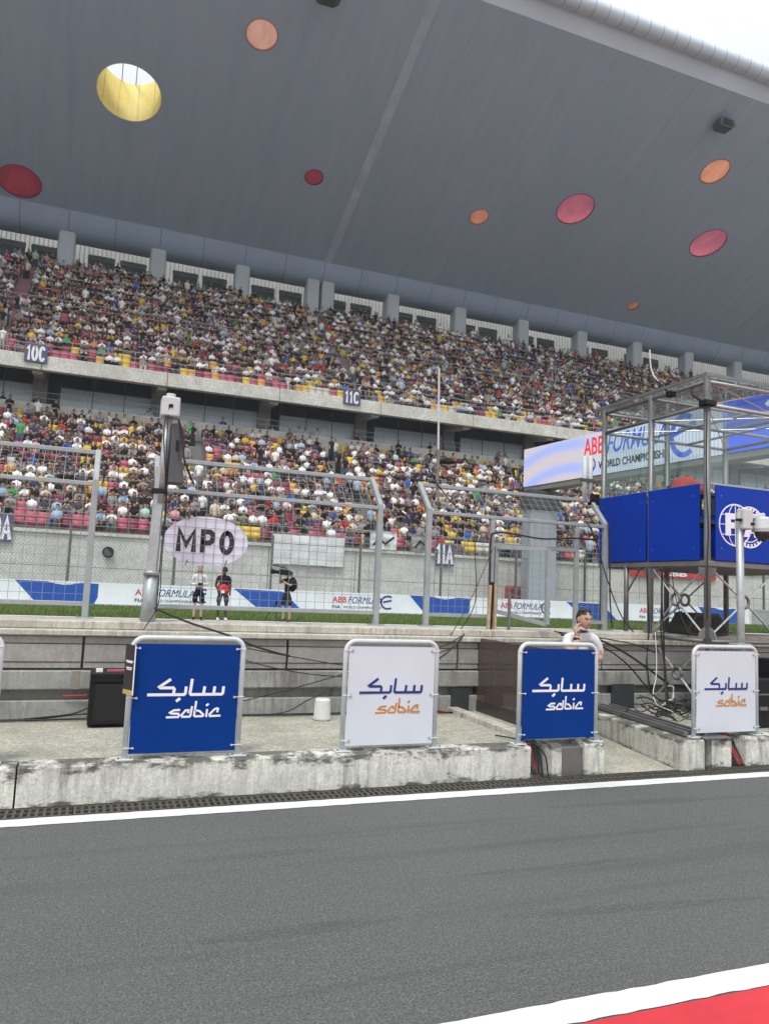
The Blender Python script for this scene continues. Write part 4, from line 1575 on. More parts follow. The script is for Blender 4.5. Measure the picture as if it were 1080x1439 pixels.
MB().bar((a.x, 39.5, a.z), (bb.x, 39.5, a.z), .05).build('rail', M_RAIL, sh)

for (p0, p1, lab) in (((520, 745), (556, 773), 'printed white fan banner on the front rail beside the blank sheet'), ((578, 750), (601, 776), 'small grey printed banner on the front rail beside sign 11A')):
    a, bb = on_y(*p0, 39.45), on_y(*p1, 39.45)
    t = thing('fan_banner', lab, 'banner', (a.x, 39.45, bb.z), 'banners on the front rail')
    N = 8
    vs = [(a.x + (bb.x - a.x) * u / N, 39.42 + .05 * math.sin(u * 1.3) + .03 * math.sin(w * 2.1), bb.z + (a.z - bb.z) * w / N) for w in range(N + 1) for u in range(N + 1)]
    MB().add(vs, [(w * (N + 1) + u, w * (N + 1) + u + 1, (w + 1) * (N + 1) + u + 1, (w + 1) * (N + 1) + u) for w in range(N) for u in range(N)]).build('cloth', plain('banner_cloth' + lab[:3], (.66, .67, .68) if p0[0] < 560 else (.30, .31, .32), .7, 0, .5, 2.2), t, smooth=True)
    MB().ribbon([(a.x + .2, bb.z + .2), (a.x + .5, bb.z + .6), (a.x + .9, bb.z + .3), (bb.x - .2, bb.z + .7)], .12, (0, 39.34, 0), (1, 0, 0), (0, 0, 1), (0, -.01, 0)).build('print', M_INKK, t)

a, bb = on_y(885, 794, 39.45), on_y(1005, 815, 39.45)
t = thing('red_banner', 'red banner with white capital letters on the stand wall behind the tower legs', 'banner', (a.x, 39.45, bb.z))
MB().box(a.x, bb.x, 39.43, 39.46, bb.z - .05, a.z).build('cloth', plain('red_banner', (.55, .02, .025), .6, 0, .1, 1), t)
hh = a.z - bb.z
text_mb('ABB', hh * .75, (a.x + (bb.x - a.x) * .33, 39.42, bb.z + hh * .15), (1, 0, 0), (0, 0, 1), (0, -.01, 0), 0, hh * .03, (bb.x - a.x) * .32).build('lettering', M_INKW, t)

p = on_y(152, 776, 39.3)
t = thing('wall_horn', 'round black horn loudspeaker fixed to the stand wall beside the grey mast', 'loudspeaker', p)
MB().tube([p + Vector((0, 0, 0)), p + Vector((.02, .12, .02)), p + Vector((.03, .28, .05))], [.28, .24, .1], 20).build('horn', M_BLACK, t, smooth=False)
MB().tube([p + Vector((0, -.02, 0)), p + Vector((0, .03, 0))], .2, 18).build('cone', M_DKGREY, t)

a, bb = on_y(715, 823, 38.2), on_y(739, 834, 38.2)
t = thing('red_cabinet', 'low red cabinet behind the barrier seen through the fence gate', 'cabinet', (a.x, 38.2, TRZ))
MB().box(a.x, bb.x, 38.2, 38.7, TRZ, a.z).build('body', plain('cabinet_red', (.40, .03, .03), .5), t, bevel=.02)
MB().box(a.x + .1, (a.x + bb.x) / 2 - .05, 38.17, 38.2, TRZ + .3, a.z - .15).box((a.x + bb.x) / 2 + .05, bb.x - .1, 38.17, 38.2, TRZ + .3, a.z - .15).build('door', plain('cabinet_dark', (.16, .03, .03), .5), t)
p = on_y(628, 650, 46.5)
t = thing('umbrella', 'open black umbrella held up in the lower stand', 'umbrella', p)
MB().tube([p + Vector((0, 0, .30)), p + Vector((0, 0, .27)), p + Vector((0, 0, .16)), p], [.02, .25, .52, .68], 14, False).build('canopy', M_BLACK, t)
MB().tube([p + Vector((0, 0, .3)), p + Vector((0, 0, -.6))], .012, 6).build('shaft', M_BLACK, t)

# ---- start gantry with its screen ------------------------------------
GA, GB = Vector((24.0, 39.1, 0)), Vector((26.9, 8.0, 0))
gu = (GB - GA).normalized()
gn = Vector((gu.y, -gu.x, 0))
if gn.x > 0:
    gn = -gn
gz0, gz1 = 8.2, 10.52
gl = (GB - GA).length
gantry = thing('start_gantry', 'start gantry over the track carrying a long lit screen on a grey pillar', 'gantry', (24, 37.5, TRZ))
gd = -gn
MB().obox((GA + GB) / 2 + gd * .55 + Vector((0, 0, (gz0 + gz1) / 2)), gu * gl, gd * .9, (0, 0, gz1 - gz0 - .06)).build('housing', M_DKGREY, gantry)
MB().obox((GA + GB) / 2 + gd * .5 + Vector((0, 0, gz0 - .16)), gu * gl, gd * .9, (0, 0, .26)).build('lower_beam', plain('gantry_beam', (.24, .24, .22), .6, 0, .15, .6), gantry)
m, n, l, b = new_mat('led_screen')
tc = n.new('ShaderNodeNewGeometry')
sep = n.new('ShaderNodeSeparateXYZ')
l.new(tc.outputs['Position'], sep.inputs[0])
# lit picture: pale lilac with soft arcs at its far end, striped pale blue in the middle
mp = n.new('ShaderNodeMapping')
mp.inputs['Location'].default_value = (0, -35.4, -7.4)
mp.inputs['Scale'].default_value = (0, 1, 1.5)
l.new(tc.outputs['Position'], mp.inputs['Vector'])
wv = n.new('ShaderNodeTexWave')
wv.wave_type = 'RINGS'
wv.rings_direction = 'SPHERICAL'
wv.inputs['Scale'].default_value = .16
wv.inputs['Distortion'].default_value = .6
l.new(mp.outputs[0], wv.inputs['Vector'])
cr = n.new('ShaderNodeValToRGB')
cr.color_ramp.elements[0].color = (.36, .46, .86, 1)
cr.color_ramp.elements[1].color = (.62, .56, .55, 1)
e = cr.color_ramp.elements.new(.5)
e.color = (.55, .52, .74, 1)
l.new(wv.outputs['Fac'], cr.inputs['Fac'])
st_ = n.new('ShaderNodeTexWave')
st_.bands_direction = 'Y'
st_.inputs['Scale'].default_value = 1.6
st_.inputs['Distortion'].default_value = 1.5
l.new(tc.outputs['Position'], st_.inputs['Vector'])
strp = mixc(n, l, st_.outputs['Fac'], (.42, .50, .66), (.70, .73, .84))
fac = n.new('ShaderNodeMapRange')
fac.inputs['From Min'].default_value = 31.5
fac.inputs['From Max'].default_value = 34.5
l.new(sep.outputs['Y'], fac.inputs['Value'])
cc = mixc(n, l, fac.outputs[0], strp, cr.outputs['Color'])
b.inputs['Base Color'].default_value = (.02, .02, .02, 1)
l.new(cc, b.inputs['Emission Color'])
b.inputs['Emission Strength'].default_value = .8
M_LED = m
M_LEDBLUE = emit_mat('led_blue', (.015, .09, .75), .85)
M_LEDINK = emit_mat('led_royal', (.02, .09, .55), .9)
M_LEDRED = emit_mat('led_red', (.75, .02, .02), .9)
M_LEDWHITE = emit_mat('led_white', (.75, .80, .95), .95)


def gpt(s, z, out=0.0):
    return GA + gu * s + gn * out + Vector((0, 0, z))


def g_at(px):
    """distance along the gantry of a sight column"""
    best = min((abs(to_px(gpt(s * .05, 9.3))[0] - px), s * .05) for s in range(int(gl / .05)))
    return best[1]


s_blue = g_at(1015)
scr = MB().add([gpt(0, gz0), gpt(s_blue, gz0), gpt(s_blue, gz1), gpt(0, gz1)], [(0, 1, 2, 3)]).build('screen', M_LED, gantry)
scb = MB().add([gpt(s_blue, gz0), gpt(gl, gz0), gpt(gl, gz1), gpt(s_blue, gz1)], [(0, 1, 2, 3)]).build('screen', M_LEDBLUE, gantry)
GDV = gn * .015
s1, s2, s3, s4 = g_at(820), g_at(850), g_at(938), g_at(980)
gh = gz1 - gz0
text_mb('ABB', gh * .58, gpt(s1, gz0 + gh * .50, .004), gu, (0, 0, 1), GDV, 0, gh * .008, (s2 - s1) * .93).build('lettering', M_LEDRED, scr)
text_mb('FORMULA', gh * .62, gpt(s2 + .1, gz0 + gh * .46, .004), gu, (0, 0, 1), GDV, .35, gh * .004, s3 - s2 - .2).build('lettering', M_LEDINK, scr)
mb = MB()
w_ = s4 - s3
for pts in (arc(w_ * .55, gh * .52, w_ * .42, gh * .40, 60, 300, 16), [(w_ * .15, gh * .56), (w_ * .9, gh * .72)]):
    mb.ribbon(pts, gh * .11, gpt(s3, gz0, .004 if len(pts) > 5 else .01), gu, (0, 0, 1), GDV)
mb.build('lettering', M_LEDINK, scr)
mb = text_mb('WORLD CHAMPIONSHIP', gh * .24, gpt(g_at(841), gz0 + gh * .14, .004), gu, (0, 0, 1), GDV, 0, gh * .006, g_at(940) - g_at(841))
sA = g_at(827)
mb.ribbon(arc(0, 0, gh * .17, gh * .17, 0, 360, 24), gh * .03, gpt(sA + .1, gz0 + gh * .26, .004), gu, (0, 0, 1), GDV)
tt_ = text_mb('A', gh * .26, gpt(sA - .05, gz0 + gh * .18, .004), gu, (0, 0, 1), GDV, 0, gh * .012)
mb.add(tt_.v, tt_.f)
mb.build('lettering', M_INKK, scr)
sS = g_at(1052)
SABIC_AR = [[(360, 215), (240, 300), (255, 312), (400, 312), (414, 330), (405, 390)], [(115, 392), (530, 392), (545, 378), (550, 305)],
            [(615, 215), (600, 378), (612, 392), (975, 392), (990, 378), (995, 305)], [(768, 305), (758, 392)], [(888, 305), (880, 392)], [(482, 440), (449, 466)]]
SABIC_LA = [[(490, 572), (425, 575), (380, 602), (400, 612), (478, 616), (490, 632), (480, 654), (345, 656)], [(593, 606), (596, 578), (562, 578), (516, 634), (526, 653), (612, 653), (622, 640), (634, 535)],
            [(679, 475), (664, 640), (674, 650), (762, 650), (774, 634), (728, 590), (676, 578)], [(814, 572), (809, 655)], [(824, 508), (803, 524)], [(937, 602), (945, 566), (932, 560), (905, 568), (846, 630), (852, 650), (972, 648)]]


def sabic(mb, part, o, u, v, d, s):
    for i_, pts in enumerate(part):
        mb.ribbon([((x - 560) * s, (430 - y) * s) for x, y in pts], (34 if part is SABIC_AR else 25) * s, Vector(o) + Vector(d) * (.35 * i_), u, v, d)


mb = MB()
sabic(mb, SABIC_AR, gpt(sS + 2.2, gz0 + gh * .55, .004), gu, (0, 0, 1), GDV, .0042)
sabic(mb, SABIC_LA, gpt(sS + 2.2, gz0 + gh * .55, .004), gu, (0, 0, 1), GDV, .0042)
mb.build('lettering', M_LEDWHITE, scb)
MB().box(23.4, 25.2, 37.2, 38.2, TRZ, 6.7).build('pillar', plain('gantry_pillar', (.33, .37, .41), .6, 0, .06, .5), gantry, bevel=.05)
MB().box(23.3, 25.3, 37.1, 38.3, 6.7, 7.8).build('pillar_head', M_DKGREY, gantry)


# ================================================================== things on the pit wall
# ---- sponsor boards in bent tube frames
def board(xc, colour, label, lean=0.0):
    y = 6.235
    t = thing('sponsor_board', label, 'sign board', (xc, y, PZ), 'sponsor boards along the platform edge')
    w, z0, z1, r = .435, PZ + .012, 1.235, .021
    pts = [(xc - w, y, z0)] + [(xc - w, y, z1 - .09)]
    for a in range(1, 7):
        an = math.radians(180 - 15 * a)
        pts.append((xc - w + .09 + .09 * math.cos(an), y, z1 - .09 + .09 * math.sin(an)))
    for a in range(0, 7):
        an = math.radians(90 - 15 * a)
        pts.append((xc + w - .09 + .09 * math.cos(an), y, z1 - .09 + .09 * math.sin(an)))
    pts.append((xc + w, y, z0))
    pts = [Vector(p) + Vector((lean * (p[2] - PZ), 0, 0)) for p in pts]
    MB().tube(pts, r, 12).build('frame', M_TUBE, t, smooth=True)
    # a second rear leg of the frame, then the lower rail
    MB().tube([(xc - w, y + .012, PZ + .06), (xc + w, y + .012, PZ + .06)], .014, 8).build('lower_rail', M_TUBE, t)
    for s in (-1, 1):
        MB().box(xc + s * w - .065, xc + s * w + .065, y - .05, y + .05, PZ, PZ + .014).build('foot_plate', M_TUBE, t, bevel=.003)
        bo = MB()
        for q in (-.045, .045):
            bo.tube([(xc + s * w + q, y - .028, PZ + .012), (xc + s * w + q, y - .028, PZ + .024)], .009, 6)
        tag(bo.build('bolt', M_STEEL, t), kind='stuff')
    N = 12
    x0, x1, za, zb = xc - w + .026, xc + w - .026, PZ + .045, z1 - .045
    g = MB()
    rr = random.Random(int(xc * 100))
    ph = rr.uniform(0, 6)
    vs = []
    for j in range(N + 1):
        for i in range(N + 1):
            u, v_ = i / N, j / N
            vs.append((x0 + (x1 - x0) * u + lean * (za + (zb - za) * v_ - PZ), y - .012 + .002 * math.sin(u * 7 + ph) * math.sin(v_ * 5 + ph * 2), za + (zb - za) * v_))
    g.add(vs, [(j * (N + 1) + i, j * (N + 1) + i + 1, (j + 1) * (N + 1) + i + 1, (j + 1) * (N + 1) + i) for j in range(N) for i in range(N)])
    pn = g.build('banner', M_BLUE if colour == 'blue' else M_WHITEP, t, smooth=True)
    o = (xc + lean * .5, y - .0145, .768)
    A, L = MB(), MB()
    s = .000664
    sabic(A, SABIC_AR, o, (1, 0, 0), (0, 0, 1), (0, -.0006, 0), s)
    sabic(L, SABIC_LA, o, (1, 0, 0), (0, 0, 1), (0, -.0006, 0), s)
    A.build('lettering', M_INKW if colour == 'blue' else M_INKN, pn)
    L.build('lettering', M_INKW if colour == 'blue' else M_INKO, pn)
    # cable ties and eyelets holding the banner
    tie = MB()
    eye = MB()
    for s_ in (-1, 1):
        for z in (PZ + .09, .77, z1 - .08):
            tie.bar((xc + s_ * (w - .06), y - .02, z), (xc + s_ * (w + .022), y - .024, z + .004), .005)
            eye.tube([(xc + s_ * (w - .055), y - .022, z), (xc + s_ * (w - .055), y - .0175, z)], .010, 8)
    tag(tie.build('cable_tie', M_INKW, t), kind='stuff')
    tag(eye.build('eyelet', M_BRIGHT if colour == 'blue' else M_STEEL, t), kind='stuff')
    return t


board(-1.02, 'white', 'grey tube framed board cut off by the left picture edge')
board(.77, 'blue', 'blue board with white lettering beside the black loudspeaker, small placard on its post')
board(2.53, 'white', 'white board with navy and ochre lettering beside the white bucket')
board(4.27, 'blue', 'blue board with white lettering in front of the man in white')
board(6.37, 'white', 'white board with navy and ochre lettering under the blue tower')

# small placard hanging on the post of the first blue board
t = thing('placard', 'small black placard with gold foot hanging on the blue board post', 'sign', (.335, 6.19, .8))
pu = Vector((.068, -.035, -.012))
A0 = Vector((.285, 6.205, .845))
vv = Vector((0, 0, .345))
MB().add([A0, A0 + pu, A0 + pu + vv, A0 + vv, A0 + Vector((0, .006, 0)), A0 + pu + Vector((0, .006, 0)), A0 + pu + vv + Vector((0, .006, 0)), A0 + vv + Vector((0, .006, 0))],
         [(0, 1, 2, 3), (5, 4, 7, 6), (0, 3, 7, 4), (1, 5, 6, 2), (0, 4, 5, 1), (3, 2, 6, 7)]).build('card', plain('placard_black', (.03, .028, .03), .45), t)
MB().add([A0 + Vector((0, 0, -.035)), A0 + pu + Vector((0, 0, -.035)), A0 + pu + Vector((0, -.001, 0)), A0 + Vector((0, -.001, 0))], [(0, 1, 2, 3)]).build('gold_foot', plain('placard_gold', (.50, .34, .12), .5), t)
MB().bar(A0 + pu + Vector((.003, 0, -.035)), A0 + pu + vv + Vector((.003, 0, 0)), .009).build('edge_trim', M_INKW, t)
pn_ = Vector((pu.y, -pu.x, 0)).normalized() * .001
lt = MB()
for zz, ww in ((.215, .8), (.205, .6), (.165, .62), (.152, .5)):
    lt.add([A0 + pu * (.5 - ww / 2) + Vector((0, 0, zz)) + pn_, A0 + pu * (.5 + ww / 2) + Vector((0, 0, zz)) + pn_, A0 + pu * (.5 + ww / 2) + Vector((0, 0, zz + .008)) + pn_, A0 + pu * (.5 - ww / 2) + Vector((0, 0, zz + .008)) + pn_], [(0, 1, 2, 3)])
lt.build('lettering', M_INKW, t)

# ---- debris fence
FY, FZ, FB, FT = 8.70, 1.25, 2.75, 3.10


def wire_grid(mb, x0, x1, p_low, p_high, dx=.112, dz=.10, r=.0022):
    """square wire mesh between two edges (y, z)"""
    (y0, z0), (y1, z1) = p_low, p_high
    L = math.hypot(y1 - y0, z1 - z0)
    n_ = int((x1 - x0) / dx)
    for i in range(1, n_ + 1):
        x = x0 + (x1 - x0) * i / (n_ + 1)
        mb.bar((x, y0, z0), (x + random.uniform(-.006, .006), y1, z1), r * 2)
    m_ = max(1, int(L / dz))
    for j in range(1, m_ + 1):
        f = j / (m_ + 1)
        w = random.uniform(-.008, .008)
        mb.bar((x0, y0 + (y1 - y0) * f, z0 + (z1 - z0) * f), (x1, y0 + (y1 - y0) * f, z0 + (z1 - z0) * f + w), r * 2)


def fence_panel(x0, x1, label, gate=False):
    t = thing('debris_fence', label, 'fence', ((x0 + x1) / 2, FY, FZ), 'debris fence panels on the pit wall')
    for x in (x0, x1):
        MB().bar((x, FY, FZ), (x, FY, FB), .068).build('post', M_FENCE, t, bevel=.006)
        MB().bar((x, FY, FB - .02), (x, FY + .36, FT + .02), .06).build('cranked_arm', M_FENCE, t, bevel=.006)
        MB().box(x - .09, x + .09, FY - .09, FY + .05, FZ - .004, FZ + .012).build('foot_plate', M_FENCE, t)
    MB().bar((x0 - .02, FY + .35, FT), (x1 + .02, FY + .35, FT), .05).build('top_rail', M_FENCE, t, bevel=.006)
    MB().bar((x0 + .03, FY, FB - .05), (x1 - .03, FY, FB - .05), .045).build('middle_rail', M_FENCE, t, bevel=.005)
    wm = MB()
    if not gate:
        MB().bar((x0 + .03, FY, 1.40), (x1 - .03, FY, 1.40), .05).build('bottom_rail', M_FENCE, t, bevel=.005)
        wire_grid(wm, x0, x1, (FY, 1.41), (FY, FB - .05))
    else:
        ga, gb = 4.88, 6.21
        for x in (ga, gb):
            MB().bar((x, FY, FZ), (x, FY, FB - .08), .06).build('gate_post', M_FENCE, t, bevel=.005)
        MB().bar((ga, FY, 2.34), (gb, FY, 2.34), .055).build('gate_head', M_FENCE, t, bevel=.005)
        MB().bar((x0 + .03, FY, 1.40), (ga - .03, FY, 1.40), .045).bar((gb + .03, FY, 1.36), (x1 - .03, FY, 1.36), .045).build('bottom_rail', M_FENCE, t)
        wire_grid(wm, x0, ga, (FY, 1.41), (FY, FB - .05))
        wire_grid(wm, gb, x1, (FY, 1.38), (FY, FB - .05))
        wire_grid(wm, ga, gb, (FY, 2.36), (FY, FB - .05))
        # the gate leaf stands ajar towards the pit lane
        h0, h1 = Vector((4.95, FY, 1.47)), Vector((4.95, FY, 2.31))
        e0, e1 = Vector((5.33, 8.06, 1.34)), Vector((5.33, 8.06, 2.285))
        lf = MB()
        for p_, q_ in ((h0, h1), (e0, e1), (h0, e0), (h1, e1)):
            lf.bar(p_, q_, .05)
        leaf = lf.build('gate_leaf', M_FENCE, t)
        lm = MB()
        for i in range(1, 7):
            f = i / 7
            lm.bar(h0.lerp(e0, f), h1.lerp(e1, f), .004)
        for i in range(1, 10):
            f = i / 10
            lm.bar(h0.lerp(h1, f), e0.lerp(e1, f), .004)
        tag(lm.build('wire_mesh', M_WIRE, leaf), kind='stuff')
    wire_grid(wm, x0, x1, (FY, FB - .04), (FY + .35, FT), dz=.13)
    tag(wm.build('wire_mesh', M_WIRE, t), kind='stuff')


fence_panel(-3.2, -.045, 'grey debris fence panel behind the black loudspeaker')
fence_panel(.60, 3.285, 'grey debris fence panel carrying the oval lavender sign')
fence_panel(3.96, 6.69, 'grey debris fence panel with an open gate beside the blue tower', True)

# oval MP0 sign tied to the fence
c0 = Vector((1.185, FY + .012, 2.15))
t = thing('oval_sign', 'oval lavender sign with black MP0 tied to the fence', 'sign', c0)
poly = [(.475 * math.cos(2 * math.pi * k / 44), .285 * math.sin(2 * math.pi * k / 44)) for k in range(44)]
MB().prism(poly, c0, (1, 0, 0), (0, 0, 1), (0, .012, 0)).build('panel', M_LAV, t)
stroke_text('MP0', .225, .64, .056, c0 + Vector((-.33, -.002, -.115)), (1, 0, 0), (0, 0, 1), (0, -.002, 0), .28, {'M': 1.1, 'P': .85, '0': .85}).build('lettering', M_INKK, t)
mb = MB()
for x, z in ((-.22, .26), (.2, .27), (-.22, -.26), (.22, -.24)):
    mb.bar(c0 + Vector((x, -.02, z - .03)), c0 + Vector((x + .02, -.012, z + .04)), .008)
tag(mb.build('cable_tie', M_BLACK, t), kind='stuff')

# ---- the thick mast with white box and dark panel
mast = thing('equipment_mast', 'thick grey mast with a white box on top and a dark panel', 'mast', (.57, 8.25, FZ))
MB().tube([(.57, 8.25, 1.16), (.575, 8.25, 1.78)], .075, 16).build('lower_tube', M_GALV, mast, smooth=True)
MB().bar((.575, 8.25, 1.74), (.60, 8.25, 2.9), .125, .11).build('profile', M_GALV, mast, bevel=.02)
MB().tube([(.605, 8.22, 2.5), (.632, 8.22, 3.46)], .045, 14).build('upper_tube', M_GALV, mast, smooth=True)
MB().box(.51, .67, 8.15, 8.32, 2.60, 2.65).build('clamp', M_BLACK, mast, bevel=.008)
MB().box(.50, .655, 8.16, 8.34, 1.73, 1.765).build('clamp', M_STEEL, mast, bevel=.008)
bxo = MB().box(.545, .735, 8.12, 8.34, 3.43, 3.64).build('box', M_WHITEBOX, mast, bevel=.012)
MB().tube([(.64, 8.23, 3.64), (.64, 8.23, 3.69)], .05, 12).build('cap', M_WHITEBOX, bxo)
MB().box(.62, .66, 8.112, 8.125, 3.52, 3.555).build('port', M_BLACK, bxo)
MB().add([(.665, 8.16, 3.36), (.73, 8.10, 3.36), (.83, 8.12, 2.72), (.665, 8.16, 2.72), (.665, 8.34, 3.36), (.73, 8.36, 3.36), (.83, 8.38, 2.72), (.665, 8.34, 2.72)],
         [(0, 1, 2, 3), (4, 7, 6, 5), (0, 4, 5, 1), (1, 5, 6, 2), (2, 6, 7, 3), (3, 7, 4, 0)]).build('side_panel', M_DKGREY, mast, bevel=.008)
MB().box(.715, .745, 8.09, 8.10, 3.05, 3.17).build('slot', M_BLACK, mast)
cb = MB()
cb.tube(smooth_path([(.60, 8.13, 3.5), (.59, 8.14, 3.2), (.66, 8.20, 2.6), (.655, 8.22, 2.0), (.65, 8.22, 1.35)]), .006, 6)
cb.tube(smooth_path([(.62, 8.12, 3.55), (.625, 8.15, 3.15), (.672, 8.19, 2.5), (.665, 8.2, 1.9), (.66, 8.15, 1.45), (.52, 8.0, 1.18)]), .006, 6)
cb.tube(smooth_path([(.72, 8.1, 3.4), (.79, 8.09, 3.2), (.80, 8.07, 3.0), (.86, 8.07, 2.85), (.90, 8.1, 2.76)]), .013, 6)
cb.tube(smooth_path([(.73, 8.1, 3.36), (.78, 8.08, 3.12), (.83, 8.06, 2.9), (.93, 8.1, 2.72)]), .010, 6)
cb.build('cable', M_CABLE, mast)

# ---- black stage loudspeaker, bucket
t = thing('stage_loudspeaker', 'black box loudspeaker with recessed grille standing on the platform', 'loudspeaker', (.24, 7.65, PZ))
MB().box(.055, .42, 7.60, 7.99, PZ + .012, .80).build('cabinet', M_BLACK, t, bevel=.01)
MB().box(.095, .385, 7.585, 7.605, .36, .70).build('grille', plain('grille_black', (.009, .009, .010), .7), t)
MB().box(.085, .395, 7.578, 7.60, .72, .745).box(.085, .395, 7.578, 7.60, .335, .36).box(.085, .10, 7.578, 7.60, .36, .72).box(.38, .395, 7.578, 7.60, .36, .72).build('rim', M_BLACK, t)
for x in (.07, .37):
    MB().box(x, x + .04, 7.62, 7.66, PZ, PZ + .014).build('foot', M_BLACK, t)
MB().box(.10, .16, 7.66, 7.72, .80, .83).build('knob', M_INKW, t)
tag(MB().bar((.20, 7.68, .812), (.42, 7.72, .812), .03, .018).build('marker_rod', plain('pink_rod', (.55, .12, .2), .5)), 'pink and white rod lying on the black loudspeaker', 'rod')
t = thing('bucket', 'upturned white plastic bucket on the platform by the wall', 'bucket', (2.37, 7.75, PZ))
MB().tube([(2.37, 7.75, PZ), (2.37, 7.75, PZ + .20), (2.37, 7.75, PZ + .215)], [.092, .082, .07], 24).build('body', plain('bucket_white', (.70, .70, .68), .45, 0, .06, 8), t, smooth=False)
MB().tube([(2.37, 7.75, PZ + .002), (2.37, 7.75, PZ + .02)], .097, 24).build('rim', M_WHITEBOX, t)

# ---- glossy brown screen at the head of the ramp
t = thing('smoked_screen', 'dark glossy brown panel screen beside the ramp', 'screen', (4.45, 8.0, PZ))
M_SMOKE = plain('smoked_panel', (.085, .062, .055), .10, 0, .10, 3, spec=.7)
ys = [6.55, 7.25, 7.75, 8.2, 8.62]
for a, bb in zip(ys, ys[1:]):
    MB().box(4.40, 4.418, a + .003, bb - .003, PZ + .12, 1.155).build('panel', M_SMOKE, t)
MB().box(4.39, 4.42, 6.55, 8.62, PZ + .0, PZ + .118).build('base_rail', plain('smoked_base', (.05, .042, .038), .3, 0, .15), t)
for y in ys:
    MB().box(4.418, 4.45, y - .015, y + .015, PZ, 1.16).build('upright', M_STEEL, t)
rough_block('screen_kerb', 3.98, 4.12, 6.42, 8.08, PZ - .02, PZ + .05, M_CAP, None, 5)
tag(bpy.data.objects['screen_kerb'], 'low concrete kerb in front of the brown screen', 'kerb')

# ---- planks and stakes behind the brown screen
for nm, lab, x, y, w, z0, z1, mt, ln in (('timber_plank', 'upright raw timber plank at the fence gate', 4.63, 8.3, .05, 1.1, 1.80, M_WOOD, .02), ('timber_plank', 'second timber plank leaning beside the first at the gate', 4.73, 8.3, .045, 1.1, 1.82, M_WOOD, -.01),
                                         ('steel_stake', 'black stake between the two timber planks', 4.68, 8.33, .05, 1.1, 1.84, M_BLACK, .015), ('steel_stake', 'thin grey stake in front of the gate', 4.93, 8.3, .035, 1.1, 1.72, M_STEEL, 0)):
    o = MB().bar((x, y, z0), (x + ln, y, z1), w, .03).build(nm, mt, bevel=.004)
    tag(o, lab, 'plank' if 'timber' in nm else 'stake')

# ---- fence-top masts and lamps
p0, p1 = Vector((4.22, 9.05, FT)), Vector((4.185, 9.05, 4.70))
t = thing('whip_antenna', 'tall thin white antenna rising from the fence top', 'antenna', p0)
MB().tube([p0 + Vector((0, 0, .35)), p1], .014, 8).build('whip', M_WHITEBOX, t)
MB().tube([p0 + Vector((0, 0, -.15)), p0 + Vector((0, 0, .5))], .022, 8).build('base_tube', M_STEEL, t)
MB().tube(smooth_path([p0 + Vector((-.2, -.05, .3)), p0 + Vector((-.12, -.05, .15)), p0 + Vector((.0, -.04, .0)), p0 + Vector((.25, -.05, -.25)), p0 + Vector((.45, -.05, -.3))]), .009, 6).build('cable', M_CABLE, t)
t = thing('twin_antenna', 'pair of short white tube antennas on the fence top', 'antenna', (6.63, 9.05, FT))
for x in (6.585, 6.68):
    MB().tube([(x, 9.05, FT - .02), (x, 9.05, FT + .66)], .036, 12).build('tube', M_WHITEBOX, t, smooth=True)
MB().box(6.54, 6.73, 9.0, 9.1, FT + .28, FT + .32).build('bracket', M_DKGREY, t)
MB().box(6.66, 6.80, 8.98, 9.08, FT - .06, FT + .10).build('clamp', M_BLACK, t)

# ================================================================== the blue tower
TX0, TX1, TY0, TYM, TY1 = 7.1, 9.5, 7.23, 8.25, 9.28
TB0, TB1, TG1, TG2 = 2.23, 3.19, 4.20, 4.53
tower = thing('control_tower', 'steel control tower with blue cladding and a glazed top beside the pit wall', 'tower', (TX0, TY0, PZ))
posts = [(TX0, TY0, PZ), (TX0, TYM, PZ), (TX0, TY1, PZ), (TX1, TY0, PZ), (TX1, TYM, PZ), (TX1, TY1, PZ), (TX0 + 1.2, TY0, PZ), (TX0 + 1.2, TY1, PZ)]
for x, y, z in posts:
    MB().tube([(x, y, z), (x, y, TG2)], .042, 12).build('post', M_STEEL, tower, smooth=True)
# extra leg standing on the pit wall cap
MB().tube([(TX0 - .02, 8.72, FZ), (TX0 - .02, 8.72, TB0)], .035, 10).build('leg', M_STEEL, tower, smooth=True)
MB().bar((TX0 - .02, 8.74, 1.75), (TX0 + .0, 8.4, 2.2), .02).build('knee_brace', M_STEEL, tower)
for z in (TG1, TG2 - .03, 1.22):
    for p_, q_ in (((TX0, TY0, z), (TX0, TY1 if z > 2 else TYM, z)), ((TX0, TY0, z), (TX1, TY0, z)), ((TX1, TY0, z), (TX1, TY1, z)), ((TX0, TY1, z), (TX1, TY1, z))):
        if z < 2 and p_[1] == TY1:
            continue
        MB().tube([p_, q_], .025, 10).build('beam', M_GALV if z > 2 and p_[1] == q_[1] else M_STEEL, tower, smooth=True)
for x in (TX0 + .8, TX0 + 1.6):
    MB().tube([(x, TY0, TG1), (x, TY1, TG1)], .02, 8).build('beam', M_GALV, tower)
MB().tube([(TX0, TYM, TG1), (TX1, TYM, TG1)], .026, 8).tube([(TX0, TYM, TG2 - .03), (TX1, TYM, TG2 - .03)], .022, 8).build('beam', M_GALV, tower)
MB().box(TX0 - .05, TX1 + .05, TY0 - .05, TY1 + .05, TB0 - .085, TB0 - .012).build('floor_frame', plain('floor_frame', (.20, .19, .18), .5, .3), tower, bevel=.01)
MB().box(TX0 + .03, TX1, TY0 + .03, TY1, TB0 - .01, TB0 + .03).build('floor', M_DKGREY, tower)
